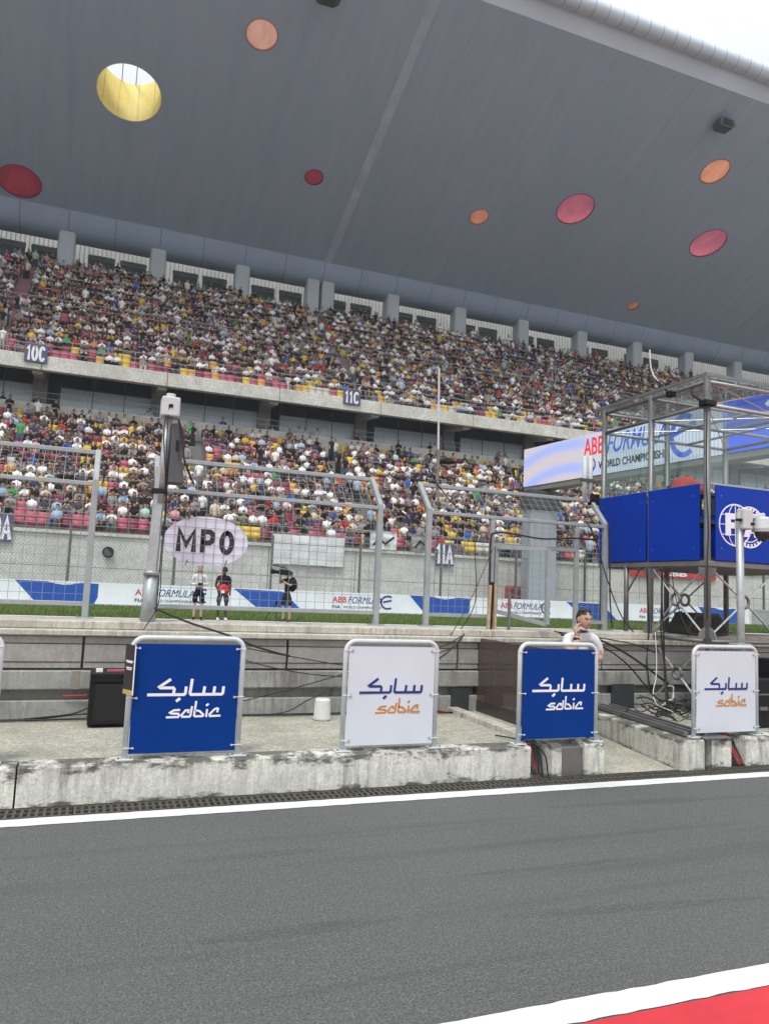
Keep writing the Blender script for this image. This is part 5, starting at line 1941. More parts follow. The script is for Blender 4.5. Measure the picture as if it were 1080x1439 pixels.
# blue panels
for y0, y1 in ((TY0 + .07, TYM - .02), (TYM + .035, TY1 + .03)):
    pn = MB().box(TX0 - .062, TX0 - .045, y0, y1, TB0 - .005, TB1).build('cladding', M_TOWERBLUE, tower, bevel=.003)
    sc_ = MB()
    for yy in (y0 + .09, y1 - .09):
        for zz in (TB0 + .15, TB1 - .15):
            sc_.tube([(TX0 - .067, yy, zz), (TX0 - .06, yy, zz)], .012, 8)
    sc_.build('fixing', plain('fixing_blue', (.05, .12, .5), .3), pn)
fp = None
for x0, x1 in ((TX0 + .075, TX0 + 1.17), (TX0 + 1.23, TX1)):
    pn = MB().box(x0, x1, TY0 - .062, TY0 - .045, TB0 - .005, TB1 - .02).build('cladding', M_TOWERBLUE, tower, bevel=.003)
    fp = fp or pn
    sc_ = MB()
    for xx in (x0 + .09, x1 - .09):
        for zz in (TB0 + .15, TB1 - .15):
            sc_.tube([(xx, TY0 - .067, zz), (xx, TY0 - .06, zz)], .012, 8)
    sc_.build('fixing', plain('fixing_blue', (.05, .12, .5), .3), pn)
MB().box(TX0 + .06, TX1, TY1 + .02, TY1 + .035, TB0, TB1).box(TX1 + .0, TX1 + .015, TY0, TY1, TB0, TB1).build('cladding', M_TOWERBLUE, tower)
# round globe-and-cog emblem
ec = on_y(1032.3, 738, TY0 - .063)
class Layered(MB):
    k = 0

    def ribbon(self, pts, w, o, u, v, d):
        self.k += 1
        return MB.ribbon(self, pts, w, Vector(o) + Vector(d) * (.03 * self.k), u, v, d)


em = Layered()
EU, EV, ED = Vector((1, 0, 0)), Vector((0, 0, 1)), Vector((0, -.004, 0))
R_ = .262
em.ribbon(arc(0, 0, R_, R_, 0, 360, 40), .017, ec, EU, EV, ED)
em.ribbon([(0, -R_), (0, R_)], .012, ec, EU, EV, ED)
for sx in (-1, 1):
    em.ribbon([(sx * .125 * math.cos(math.radians(a)), R_ * math.sin(math.radians(a))) for a in range(-90, 91, 12)], .010, ec, EU, EV, ED)
for zz in (-.125, 0, .125):
    hw = math.sqrt(R_ ** 2 - zz ** 2)
    em.ribbon([(-hw, zz), (hw, zz)], .009, ec, EU, EV, ED)
gc_ = ec + Vector((.235, 0, -.012))
em.ribbon(arc(0, 0, R_ * .98, R_ * .98, -118, 118, 34), .020, gc_, EU, EV, ED)
em.ribbon(arc(0, 0, R_ * .72, R_ * .72, -115, 115, 30), .012, gc_, EU, EV, ED)
for a in range(-110, 115, 14):
    c_, s_ = math.cos(math.radians(a)), math.sin(math.radians(a))
    em.ribbon([(R_ * .84 * c_, R_ * .84 * s_), (R_ * .96 * c_, R_ * .96 * s_)], .028, gc_, EU, EV, ED)
em.build('emblem', M_INKW, fp)
ft = MB()
FD = Vector((0, -.009, 0))
ft.prism([(-.165, -.14), (-.08, -.14), (-.08, -.045), (-.02, -.045), (-.02, .03), (-.08, .03), (-.08, .07), (-.005, .07), (-.005, .145), (-.165, .145)], ec, EU, EV, FD)
ft.prism([(.035, -.15), (.115, -.15), (.115, .03), (.035, .03)], ec, EU, EV, FD)
ft.prism([(.075 + .045 * math.cos(k * .4488), .085 + .05 * math.sin(k * .4488)) for k in range(14)], ec, EU, EV, FD)
ft.prism([(.14, -.14), (.215, -.14), (.225, -.09), (.30, -.09), (.31, -.14), (.385, -.14), (.30, .145), (.225, .145)], ec, EU, EV, FD)
ft.build('lettering', M_INKW, fp)
# glazing
for y0, y1 in ((TY0 + .05, TYM - .04), (TYM + .04, TY1 - .03)):
    MB().box(TX0 - .012, TX0 - .004, y0, y1, TB1 + .01, TG1 - .03).build('glass_pane', M_TGLASS, tower)
for x0, x1 in ((TX0 + .05, TX0 + 1.16), (TX0 + 1.24, TX1 - .04)):
    MB().box(x0, x1, TY0 - .012, TY0 - .004, TB1 + .01, TG1 - .03).build('glass_pane', M_TGLASS, tower)
    MB().box(x0, x1, TY1 + .004, TY1 + .012, TB1 + .01, TG1 - .03).build('glass_pane', M_TGLASS, tower)
MB().box(TX0 - .02, TX0 + .02, TY0, TY1, TB1 - .01, TB1 + .012).box(TX0 + .02, TX1, TY0 - .02, TY0 + .02, TB1 - .01, TB1 + .012).build('sill', M_GALV, tower)
for a, bb in ((TY0 - .12, TYM - .005), (TYM + .005, TY1 + .10)):
    for x0, x1 in ((TX0 - .12, TX0 + 1.19), (TX0 + 1.21, TX1 + .12)):
        MB().box(x0, x1, a, bb, TG2 + .01, TG2 + .026).build('roof_pane', M_RGLASS, tower)
MB().box(TX0 - .135, TX1, TY0 - .135, TY0 - .12, TG2 + .0, TG2 + .04).box(TX0 - .135, TX0 - .12, TY0 - .12, TY1 + .1, TG2 + .0, TG2 + .04).build('roof_edge', M_STEEL, tower)
rods = MB()
for p_, q_ in (((TX0 + .02, TY0, TG1), (TX0 + .02, TYM, TG2)), ((TX0 + .02, TY0, TG2), (TX0 + .02, TYM, TG1)), ((TX0 + .02, TYM, TG1), (TX0 + .02, TY1, TG2)), ((TX0, TY0 + .02, TG2), (TX0 + 1.2, TY0 + .02, TG1)), ((TX0, TY0 + .02, TG1), (TX0 + 1.2, TY0 + .02, TG2)),
               ((TX0, TY0, TG1), (TX1, TY1, TG1)), ((TX0, TY1, TG1), (TX1, TY0, TG1)), ((TX0, TYM, TG1 - .02), (TX0 + 1.2, TY0, TG1 - .02))):
    rods.tube([p_, q_], .007, 6)
rods.build('tie_rod', M_BRIGHT, tower)
# cross bracing with ring nodes and gussets
def xbrace(c, corners, ringn):
    mb = MB()
    for q_ in corners:
        d_ = (Vector(q_) - Vector(c)).normalized()
        mb.tube([Vector(c) + d_ * .085, q_], .013, 8)
    mb.build('brace', M_BRIGHT, tower)
    pts = []
    u_, v_ = frame_of(Vector(ringn))
    N = 18
    rg = MB()
    rg.tube([Vector(c) + (u_ * math.cos(2 * math.pi * k / N) + v_ * math.sin(2 * math.pi * k / N)) * .075 for k in range(N + 1)], .020, 8, False)
    rg.build('ring_node', M_STEEL, tower, smooth=True)


ym = (TY0 + TYM) / 2
xbrace((TX0, ym + .03, 1.72), ((TX0, TY0 + .06, 2.12), (TX0, TYM - .06, 2.12), (TX0, TY0 + .06, 1.30), (TX0, TYM - .06, 1.30)), (1, 0, 0))
xbrace((TX0, ym, .78), ((TX0, TY0 + .06, 1.15), (TX0, TYM - .06, 1.15), (TX0, TY0 + .06, .40), (TX0, TYM - .06, .40)), (1, 0, 0))
xbrace((TX0 + .6, TY0, 1.72), ((TX0 + .06, TY0, 2.12), (TX0 + 1.14, TY0, 2.12), (TX0 + .06, TY0, 1.30), (TX0 + 1.14, TY0, 1.30)), (0, 1, 0))
xbrace((TX0 + .6, TYM, 1.72), ((TX0 + .06, TYM, 2.12), (TX0 + 1.14, TYM, 2.12), (TX0 + .06, TYM, 1.30), (TX0 + 1.14, TYM, 1.30)), (0, 1, 0))
for y in (TY0, TYM):
    for z, s_ in ((2.13, -1), (1.26, 1), (1.20, -1), (.33, 1)):
        half = [(.14 * math.cos(math.radians(a)), s_ * .14 * math.sin(math.radians(a))) for a in range(0, 181, 20)]
        MB().prism(half, (TX0 - .008, y, z), (0, 1, 0), (0, 0, 1), (.016, 0, 0)).build('gusset', plain('gusset_steel', (.24, .235, .23), .5, .3, .15, 9), tower)
        if z > 1 and y == TY0:
            MB().prism(half, (TX0, y - .008, z), (1, 0, 0), (0, 0, 1), (0, .016, 0)).build('gusset', plain('gusset_steel', (.24, .235, .23), .5, .3, .15, 9), tower)
            MB().prism(half, (TX0 + 1.2, y - .008, z), (1, 0, 0), (0, 0, 1), (0, .016, 0)).build('gusset', plain('gusset_steel', (.24, .235, .23), .5, .3, .15, 9), tower)
for x, y in ((TX0, TY0), (TX0, TYM), (TX0 + 1.2, TY0)):
    MB().box(x - .09, x + .09, y - .09, y + .09, PZ - .012, PZ + .012).build('base_plate', M_STEEL, tower)

# equipment seen on and in the tower
t = thing('whip_antenna', 'bent white whip antenna clamped to the tower roof edge', 'antenna', (7.1, 7.83, 4.45))
MB().tube([(7.04, 7.82, 4.46), (7.04, 8.12, 4.76)], .012, 8).build('arm', M_BLACK, t)
MB().tube(smooth_path([(7.04, 8.0, 4.64), (7.04, 8.13, 4.79), (7.03, 8.19, 4.95), (7.03, 8.21, 5.19)]), .010, 8).build('whip', M_WHITEBOX, t)
MB().box(6.99, 7.09, 7.76, 7.86, 4.42, 4.50).build('clamp', M_BLACK, t, bevel=.01)
t = thing('clamp_light', 'black clamped fitting on the tower corner post', 'lamp', (TX0, TY0, TG1))
MB().box(TX0 - .09, TX0 + .09, TY0 - .08, TY0 + .06, TG1 - .02, TG1 + .05).build('clamp', M_BLACK, t, bevel=.01)
MB().tube(smooth_path([(TX0 - .05, TY0 + .02, TG1 + .04), (TX0 - .12, TY0 + .1, TG1 + .12), (TX0 - .1, TY0 + .16, TG1 + .22)]), .016, 8).build('arm', M_BLACK, t)
t = thing('red_bag', 'bright red bag on a shelf behind the tower glass', 'bag', (7.52, 8.02, TB1 - .02))
MB().box(7.2, 7.85, 7.7, 8.35, TB1 - .06, TB1 - .02).build('shelf', M_DKGREY, t)
a = Vector((7.52, 8.02, 0))
V, T = ball((a.x + .0, 8.02, TB1 + .06), .22, .22, .14, 14, 8)
V[:, 2] += .03 * np.sin(V[:, 0] * 23) + .015 * np.cos(V[:, 1] * 31)
V[:, 2] = np.maximum(V[:, 2], TB1 - .02)
o = np_mesh('body', V - np.array(t.location), T, plain('bag_red', (.72, .07, .05), .6), parent=t, smooth=True)
MB().tube(smooth_path([(a.x - .08, 8.02, TB1 + .17), (a.x + .0, 8.02, TB1 + .24), (a.x + .1, 8.02, TB1 + .17)]), .01, 6).build('handle', plain('bag_strap', (.4, .03, .03), .6), t)
t = thing('monitor_rack', 'dark monitors and equipment standing inside the tower', 'equipment', (8.3, 8.6, TB0))
MB().box(7.9, 8.5, 8.75, 8.85, TB1 - .2, TB1 + .22).build('screen', M_BLACK, t, bevel=.01)
MB().box(8.6, 9.3, 8.6, 8.75, TB1 - .2, TB1 + .15).build('screen', M_DKGREY, t, bevel=.01)
MB().box(7.6, 9.4, 8.3, 9.0, TB0 + .6, TB0 + .65).build('desk', M_DKGREY, t)
for x in (7.65, 9.35):
    MB().box(x - .02, x + .02, 8.62, 8.66, TB0 + .03, TB0 + .6).build('leg', M_DKGREY, t)

# ---- dome camera on its own pole in front of the tower
t = thing('dome_camera', 'white dome camera on a grey pole in front of the tower emblem', 'camera', (6.965, 6.6, PZ))
MB().tube([(6.985, 6.6, PZ), (6.965, 6.6, 2.76)], .042, 16).build('pole', M_GALV, t, smooth=True)
MB().box(6.935, 7.07, 6.50, 6.62, 2.56, 2.80).build('bracket', M_WHITEBOX, t, bevel=.012)
MB().box(6.87, 6.95, 6.53, 6.57, 2.65, 2.68).build('bolt', M_BLACK, t)
MB().box(7.03, 7.08, 6.49, 6.51, 2.61, 2.64).build('bolt', M_BLACK, t)
MB().bar((7.04, 6.56, 2.70), (7.24, 6.50, 2.745), .055, .05).build('arm', M_WHITEBOX, t, bevel=.01)
dc = Vector((7.23, 6.5, 2.56))
hs = MB().tube([dc + Vector((0, 0, .16)), dc + Vector((0, 0, .13)), dc + Vector((0, 0, .02)), dc + Vector((0, 0, -.02))], [.05, .115, .135, .125], 24).build('housing', M_WHITEBOX, t, smooth=False)
MB().tube([dc + Vector((0, 0, .0 - .13 * math.sin(math.radians(a)))) for a in range(10, 91, 10)], [max(.004, .105 * math.cos(math.radians(a))) for a in range(10, 91, 10)], 20).build('dome', plain('dome_dark', (.02, .02, .022), .08, 0, .1, 4, spec=.8), hs, smooth=True)
MB().box(6.86, 7.08, 6.53, 6.67, 1.21, 1.25).build('clamp', M_GALV, t, bevel=.006)

# ---- wedge loudspeakers, cases and clutter below the tower
t = thing('wedge_loudspeaker', 'dark wedge shaped loudspeaker on the pit wall under the tower', 'loudspeaker', (8.0, 8.3, FZ))
MB().prism([(-.36, 0), (.36, 0), (.36, .12), (.20, .30), (-.22, .30), (-.36, .10)], (8.0, 8.12, FZ - .002), (1, 0, 0), (0, 0, 1), (0, .4, 0)).build('cabinet', plain('wedge_grey', (.05, .048, .045), .55, 0, .15), t, bevel=.012)
MB().prism([(-.30, .03), (.30, .03), (.30, .11), (.17, .26), (-.18, .26), (-.30, .1)], (8.0, 8.112, FZ), (1, 0, 0), (0, 0, 1), (0, .012, 0)).build('grille', plain('wedge_grille', (.028, .027, .026), .8), t)
for i, (x, y, w, d_, z, h, lab) in enumerate(((7.75, 7.75, .5, .35, PZ, .32, 'black equipment case under the tower nearest the ramp'), (8.4, 7.8, .6, .4, PZ, .6, 'tall black equipment case deeper under the tower'), (7.3, 6.75, .35, .3, PZ, .55, 'black equipment case behind the last white board'), (7.95, 6.9, .45, .35, PZ, .75, 'black equipment case at the right picture edge'))):
    t = thing('equipment_case', lab, 'case', (x, y, z), 'equipment cases under the tower')
    MB().box(x - w / 2, x + w / 2, y - d_ / 2, y + d_ / 2, z, z + h).build('case', M_BLACK, t, bevel=.015)
    MB().box(x - w / 2 - .004, x + w / 2 + .004, y - d_ / 2 - .004, y + d_ / 2 + .004, z + h * .66, z + h * .69).build('edge_band', M_STEEL, t)
    MB().box(x - .06, x + .06, y - d_ / 2 - .02, y - d_ / 2, z + h * .35, z + h * .42).build('handle', M_STEEL, t)


# ================================================================== people near enough to read
def tri_merge(parts):
    V, T, R, b_ = [], [], [], 0
    for v_, t_, r_ in parts:
        V.append(v_)
        T.append(np.asarray(t_) + b_)
        R.append(np.full(len(v_), r_) if np.isscalar(r_) else r_)
        b_ += len(v_)
    return np.vstack(V), np.vstack(T), np.concatenate(R)


def mb_tris(mb):
    T = []
    for f in mb.f:
        for i in range(1, len(f) - 1):
            T.append((f[0], f[i], f[i + 1]))
    return np.array(mb.v, float), np.array(T)


def hand(wrist, direction, palm_n, side, curl=.6, s=1.0):
    """palm and five fingers; returns triangles"""
    w, d, n_ = Vector(wrist), Vector(direction).normalized(), Vector(palm_n)
    n_ = (n_ - d * n_.dot(d)).normalized()
    a = d.cross(n_).normalized() * side
    mb = MB()
    mb.tube([w - d * .02, w + d * .02, w + d * .06, w + d * .09], [.024 * s, .030 * s, .036 * s, .032 * s], 8)
    for k, (o, L) in enumerate(((-.027, .062), (-.009, .074), (.009, .070), (.026, .055))):
        p = w + d * .085 + a * o
        p1 = p + (d * math.cos(curl * .5) + n_ * math.sin(curl * .5)) * L * .5
        p2 = p1 + (d * math.cos(curl * 1.3) + n_ * math.sin(curl * 1.3)) * L * .5
        mb.tube([p - d * .01, p, p1, p2], [.009, .0095, .0085, .006], 6)
    p = w + d * .025 - a * .028
    mb.tube([p, p + (d * .6 - a * .6 + n_ * .3).normalized() * .035, p + (d * 1.0 - a * .5 + n_ * .6).normalized() * .065], [.012, .011, .008], 6)
    return mb_tris(mb)


def head_mesh(c, yaw, pitch=0.0, hair_len=0.0, s=1.0):
    """face with brow, nose, eyes, mouth and ears; faces -Y before turning"""
    V, T = ball((0, 0, 0), .074 * s, .092 * s, .115 * s, 24, 18)
    out = V.copy()
    for i, (x, y, z) in enumerate(V):
        if z < 0:
            k_ = 1 - .28 * (-z / (.115 * s)) ** 1.6
            x *= k_
            y = y * (1 - .10 * (-z / (.115 * s))) - .012 * s * (-z / (.115 * s))
        if y < 0:
            nose = math.exp(-((x / .013) ** 2) - ((z + .018) / .026) ** 2)
            eyes = math.exp(-(((abs(x) - .030) / .014) ** 2) - ((z - .012) / .012) ** 2)
            brow = math.exp(-((z - .034) / .012) ** 2) * math.exp(-(x / .055) ** 2)
            lips = math.exp(-((x / .024) ** 2) - ((z + .058) / .009) ** 2)
            chin = math.exp(-((x / .026) ** 2) - ((z + .098) / .016) ** 2)
            y -= .026 * nose - .009 * eyes + .005 * brow + .006 * lips + .008 * chin
        out[i] = (x, y, z)
    R = np.full(len(V), SKIN)
    x, y, z = out[:, 0], out[:, 1], out[:, 2]
    f = y < -.03
    R[f & (np.abs(np.abs(x) - .030) < .013) & (np.abs(z - .012) < .009)] = EXTRA
    parts = [(out, T, R)]
    for sx in (-1, 1):
        ev, et = ball((sx * .077 * s, .008, -.005), .010, .018, .030, 8, 6)
        parts.append((ev, et, SKIN))
    V, T, R = tri_merge(parts)
    hv, ht = ball((0, .012, .012), .083 * s, .098 * s, .116 * s, 22, 14)
    # hair shell: keep what lies above the brow and behind the ears
    keep = (hv[:, 2] > .056 - .02 * (hv[:, 1] > -.02)) | ((hv[:, 1] > .018) & (hv[:, 2] > -.075 - hair_len))
    hv = hv + .0035 * np.sin(hv * 160)[:, [1, 2, 0]]
    if hair_len:
        lowb = (hv[:, 1] > .0) & (hv[:, 2] < .0)
        hv[lowb, 2] -= hair_len
    ht = np.array([q for q in ht if keep[list(q)].all()])
    cy, sy, cp, sp = math.cos(yaw), math.sin(yaw), math.cos(pitch), math.sin(pitch)
    Rm = np.array([[cy, -sy, 0], [sy, cy, 0], [0, 0, 1]]) @ np.array([[1, 0, 0], [0, cp, -sp], [0, sp, cp]])
    return (V @ Rm.T + np.array(c), T, R), (hv @ Rm.T + np.array(c), ht)


def person(label, loc, turn, J, E, pal, hands, head_c, head_yaw, head_pitch=0.0, hair=(.02, .015, .012), hair_len=0.0, hs=1.0):
    V, T = skin_body(J, E, 2)
    R = regions(V, J, E)
    parts = [(V, T, R)]
    for h_ in hands:
        hv, ht = hand(*h_)
        parts.append((hv, ht, SKIN))
    hd, hr = head_mesh(head_c, head_yaw, head_pitch, hair_len, hs)
    parts.append(hd)
    V, T, R = tri_merge(parts)
    P_ = np.zeros((7, 3))
    for k_, c_ in pal.items():
        P_[k_] = c_
    P_[EXTRA] = (.05, .03, .025)
    body = np_mesh('person', V, T, M_PEOPLE, P_[R], np.zeros(len(V)), smooth=True)
    body.location = loc
    body.rotation_euler = (0, 0, turn)
    tag(body, label, 'person')
    np_mesh('hair', hr[0], hr[1], plain('hair_%d' % (hash(label) % 9999), hair, .6, 0, .3, 60), parent=body, smooth=True)
    return body


def stander(knee_out=.0, shorts=True, arms=None, top=1.0, legs_wide=.0, long_sleeve=False, skirt=False):
    J = {'pelvis': (0, 0, .93, .145, .105), 'waist': (0, 0, 1.06, .125, .095), 'chest': (0, .005, 1.26, .155, .11), 'upper': (0, .005, 1.39, .12, .085), 'neck': (0, 0, 1.46, .052), 'nape': (0, -.01, 1.53, .050)}
    E = [('pelvis', 'waist', LEGS), ('waist', 'chest', TOP), ('chest', 'upper', TOP), ('upper', 'neck', TOP), ('neck', 'nape', SKIN)]
    hem = .60 if shorts else .16
    for s, n_ in ((-1, 'l'), (1, 'r')):
        x = s * (.095 + legs_wide)
        J['hip' + n_] = (s * .088, 0, .86, .098)
        J['thigh' + n_] = (x, -.005, hem + .06, .088)
        J['hem' + n_] = (x, -.005, hem, .088)
        E += [('pelvis', 'hip' + n_, LEGS), ('hip' + n_, 'thigh' + n_, LEGS), ('thigh' + n_, 'hem' + n_, LEGS)]
        if shorts:
            J['cut' + n_] = (x, -.005, hem - .02, .062)
            J['knee' + n_] = (x, -.01, .48, .054)
            J['calf' + n_] = (x, .015, .34, .053)
            E += [('hem' + n_, 'cut' + n_, SKIN), ('cut' + n_, 'knee' + n_, SKIN), ('knee' + n_, 'calf' + n_, SKIN)]
            last = 'calf' + n_
        else:
            last = 'hem' + n_
        J['ankle' + n_] = (x, .02, .10, .036)
        J['heel' + n_] = (x, .03, .045, .042)
        J['toe' + n_] = (x + s * .02, -.12, .035, .038)
        E += [(last, 'ankle' + n_, SKIN if shorts else LEGS), ('ankle' + n_, 'heel' + n_, SHOE), ('heel' + n_, 'toe' + n_, SHOE)]
        J['sh' + n_] = (s * .165, .005, 1.40, .068)
        el, wr = arms[n_]
        c = Vector((s * .165, .005, 1.40))
        el, wr = Vector(el), Vector(wr)
        m1 = c.lerp(el, .55)
        J['slv' + n_] = (*m1, .060)
        E += [('upper', 'sh' + n_, TOP), ('sh' + n_, 'slv' + n_, TOP)]
        if long_sleeve:
            J['el' + n_] = (*el, .050)
            J['cuff' + n_] = (*el.lerp(wr, .8), .042)
            J['wr' + n_] = (*wr, .026)
            E += [('slv' + n_, 'el' + n_, TOP), ('el' + n_, 'cuff' + n_, TOP), ('cuff' + n_, 'wr' + n_, SKIN)]
        else:
            J['cutarm' + n_] = (*c.lerp(el, .62), .044)
            J['el' + n_] = (*el, .040)
            J['wr' + n_] = (*wr, .026)
            E += [('slv' + n_, 'cutarm' + n_, SKIN), ('cutarm' + n_, 'el' + n_, SKIN), ('el' + n_, 'wr' + n_, SKIN)]
    return J, E


GZ = TRZ + .006
# woman in a white blouse and black shorts, a camera held at her waist
f_ = on_z(283, 873, TRZ)
sc = (24.4) / f_.y
J, E = stander(arms={'l': ((-.25, .02, 1.14), (-.09, -.17, 1.12)), 'r': ((.25, .02, 1.14), (.09, -.17, 1.12))}, legs_wide=.015, long_sleeve=True)
pw = person('person in white blouse and black shorts standing at the grass edge', (on_z(283, 874, TRZ).x, 24.5, GZ), -.1, J, E, {SKIN: (.56, .36, .27), TOP: (.72, .72, .71), LEGS: (.012, .012, .014), SHOE: (.015, .015, .016)},
            [((-.09, -.17, 1.12), (.6, -.5, .05), (.2, 0, -1), -1, .9), ((.09, -.17, 1.12), (-.6, -.5, .05), (-.2, 0, -1), 1, .9)], (0, -.02, 1.61), -.1, 0, (.075, .045, .028), .14)
t = thing('handheld_camera', 'small black camera held by the person in white blouse', 'camera', pw.location + Vector((0, -.25, 1.13)))
MB().box(t.location.x - .07, t.location.x + .07, t.location.y - .03, t.location.y + .03, t.location.z - .04, t.location.z + .05).build('body', M_BLACK, t, bevel=.01)
MB().tube([t.location + Vector((0, -.03, 0)), t.location + Vector((0, -.11, -.01))], .035, 12).build('lens', M_BLACK, t)
MB().tube(smooth_path([t.location + Vector((-.07, 0, .03)), t.location + Vector((-.07, .13, .25)), t.location + Vector((-.04, .24, .34)), t.location + Vector((.04, .24, .34)), t.location + Vector((.07, .13, .25)), t.location + Vector((.07, 0, .03))]), .008, 6).build('strap', M_BLACK, t)

# man in a black tee with a red cloth at his waist, looking aside
J, E = stander(arms={'l': ((-.25, .03, 1.12), (-.19, -.12, .93)), 'r': ((.25, .03, 1.12), (.20, -.10, .92))}, legs_wide=.03)
pm = person('person in black tee and grey shorts with a red bag at the waist', (on_z(316, 874, TRZ).x, 24.5, GZ), .15, J, E, {SKIN: (.085, .052, .038), TOP: (.014, .014, .015), LEGS: (.075, .08, .09), SHOE: (.75, .75, .76)},
            [((-.19, -.12, .93), (.1, -.2, -.9), (.9, 0, 0), -1, .7), ((.20, -.10, .92), (-.1, -.2, -.9), (-.9, 0, 0), 1, .7)], (0, -.02, 1.61), -1.25, 0, (.010, .009, .009))
q = pm.location
t = thing('waist_bag', 'red cloth bag worn at the waist of the person in black', 'bag', (q.x, q.y - .05, q.z + .8))
V, T = ball((0, .05, .20), 1, 1, .17, 20, 10)
rad_ = np.hypot(V[:, 0], V[:, 1] - .05) + 1e-6
ang_ = np.arctan2(V[:, 1] - .05, V[:, 0])
fold = (.75 + .25 * np.clip(rad_, 0, 1) ** .3) * (1 + .06 * np.sin(ang_ * 7))
V[:, 0] = np.cos(ang_) * np.minimum(1, rad_ * 1.35) * .19 * fold
V[:, 1] = .05 + np.sin(ang_) * np.minimum(1, rad_ * 1.35) * .135 * fold
V[:, 2] += .02 * np.sin(ang_ * 3)
np_mesh('bag', V, T, plain('waist_red', (.60, .025, .03), .6, 0, .15, 8), parent=t, smooth=True)
MB().box(q.x - .12, q.x + .0, q.y - .275, q.y - .25, q.z + .88, q.z + .97).build('tag', M_INKW, t)
MB().tube(smooth_path([(q.x - .17, q.y - .1, q.z + 1.12), (q.x - .1, q.y - .12, q.z + 1.42), (q.x + .05, q.y + .02, q.z + 1.49)]), .014, 6).build('strap', plain('strap_red', (.4, .02, .02), .6), t)
t = thing('backpack', 'dark backpack on the person in black tee', 'bag', (q.x + .16, q.y + .12, q.z + 1.1))
V, T = ball((0, 0, 0), .11, .12, .2, 12, 8)
np_mesh('bag', V, T, M_DKGREY, parent=t, smooth=True)
MB().tube(smooth_path([t.location + Vector((-.02, -.05, .18)), t.location + Vector((-.04, -.2, .1)), t.location + Vector((0, -.12, -.15))]), .014, 6).build('strap', M_BLACK, t)

# cameraman seen from behind-right with a shoulder camera and a backpack
J, E = stander(arms={'l': ((-.24, -.14, 1.28), (-.12, -.24, 1.52)), 'r': ((.24, -.08, 1.2), (.02, -.27, 1.36))}, legs_wide=.055)
pc = person('person in black filming with a shoulder camera beyond the fence', (on_z(400, 874, TRZ).x, 24.6, GZ), -1.05, J, E, {SKIN: (.52, .33, .24), TOP: (.014, .014, .015), LEGS: (.03, .034, .045), SHOE: (.08, .075, .07)},
            [((-.12, -.24, 1.52), (.3, -.4, .7), (.8, 0, 0), -1, .8), ((.02, -.27, 1.36), (.2, -.6, .5), (0, 0, 1), 1, .9)], (.02, -.04, 1.60), .1, .05, (.10, .09, .085))
q = pc.location
t = thing('shoulder_camera', 'black broadcast camera on the shoulder of the cameraman', 'camera', q + Vector((-.1, -.1, 1.55)))
b_ = t.location
dv = Vector((-.88, -.47, .06)).normalized()
sv = Vector((-dv.y, dv.x, 0)).normalized()
MB().obox(b_ + dv * .05 + Vector((0, 0, .08)), dv * .42, sv * .13, (0, 0, .20)).build('body', M_BLACK, t, bevel=.012)
MB().tube([b_ + dv * .25 + Vector((0, 0, .07)), b_ + dv * .52 + Vector((0, 0, .06))], .06, 14).tube([b_ + dv * .50 + Vector((0, 0, .06)), b_ + dv * .62 + Vector((0, 0, .06))], [.07, .085], 14).build('lens', M_BLACK, t)
MB().obox(b_ + dv * .10 + Vector((0, 0, .23)), dv * .30, sv * .03, (0, 0, .03)).build('handle', M_BLACK, t)
MB().tube([b_ + dv * .05 + Vector((0, 0, .26)), b_ + dv * .58 + Vector((0, 0, .27))], .018, 8).build('microphone', M_BLACK, t)
MB().obox(b_ - dv * .22 + Vector((0, 0, .07)), dv * .12, sv * .11, (0, 0, .16)).build('battery', M_DKGREY, t, bevel=.01)
t = thing('backpack', 'black backpack of the cameraman', 'bag', q + Vector((.20, .12, 1.25)))
V, T = ball((0, 0, 0), .15, .15, .25, 14, 10)
V[:, 2] = np.sign(V[:, 2]) * np.abs(V[:, 2]) ** .85 * .25 ** .15
np_mesh('bag', V, T, M_BLACK, parent=t, smooth=True)
MB().obox(t.location + Vector((.13, .06, -.05)), (.05, 0, 0), (0, .2, 0), (0, 0, .2)).build('pocket', M_DKGREY, t, bevel=.01)
t = thing('tripod', 'low black tripod spread on the grass edge by the cameraman', 'tripod', q + Vector((-.25, .35, 0)))
hb = t.location + Vector((0, 0, .62))
for a in (.4, 2.6, 4.5):
    MB().tube([hb, Vector((t.location.x + .42 * math.cos(a), t.location.y + .42 * math.sin(a), GZ))], .014, 6).build('leg', M_BLACK, t)
MB().box(hb.x - .05, hb.x + .05, hb.y - .05, hb.y + .05, hb.z - .03, hb.z + .08).build('head', M_BLACK, t)

# man in a white shirt leaning behind the blue board, hand raised to his neck
J = {'pelvis': (0, .12, .86, .155, .115), 'waist': (0, .08, .99, .145, .11), 'chest': (0, .01, 1.15, .155, .115), 'upper': (0, -.02, 1.225, .135, .10), 'neck': (.0, -.045, 1.29, .056), 'nape': (.005, -.065, 1.345, .056)}
E = [('pelvis', 'waist', LEGS), ('waist', 'chest', TOP), ('chest', 'upper', TOP), ('upper', 'neck', TOP), ('neck', 'nape', SKIN)]
for s, n_ in ((-1, 'l'), (1, 'r')):
    J['hip' + n_] = (s * .09, .12, .80, .10)
    J['knee' + n_] = (s * .11, .06, .44, .075)
    J['hem' + n_] = (s * .12, .10, .12, .07)
    J['heel' + n_] = (s * .12, .12, .05, .045)
    J['toe' + n_] = (s * .14, -.03, .035, .04)
    E += [('pelvis', 'hip' + n_, LEGS), ('hip' + n_, 'knee' + n_, LEGS), ('knee' + n_, 'hem' + n_, LEGS), ('hem' + n_, 'heel' + n_, SHOE), ('heel' + n_, 'toe' + n_, SHOE)]
    J['sh' + n_] = (s * .15, -.02, 1.205, .080)
    E += [('upper', 'sh' + n_, TOP)]
J['slvl'] = (-.20, -.10, 1.12, .072)
J['ell'] = (-.17, -.20, 1.05, .048)
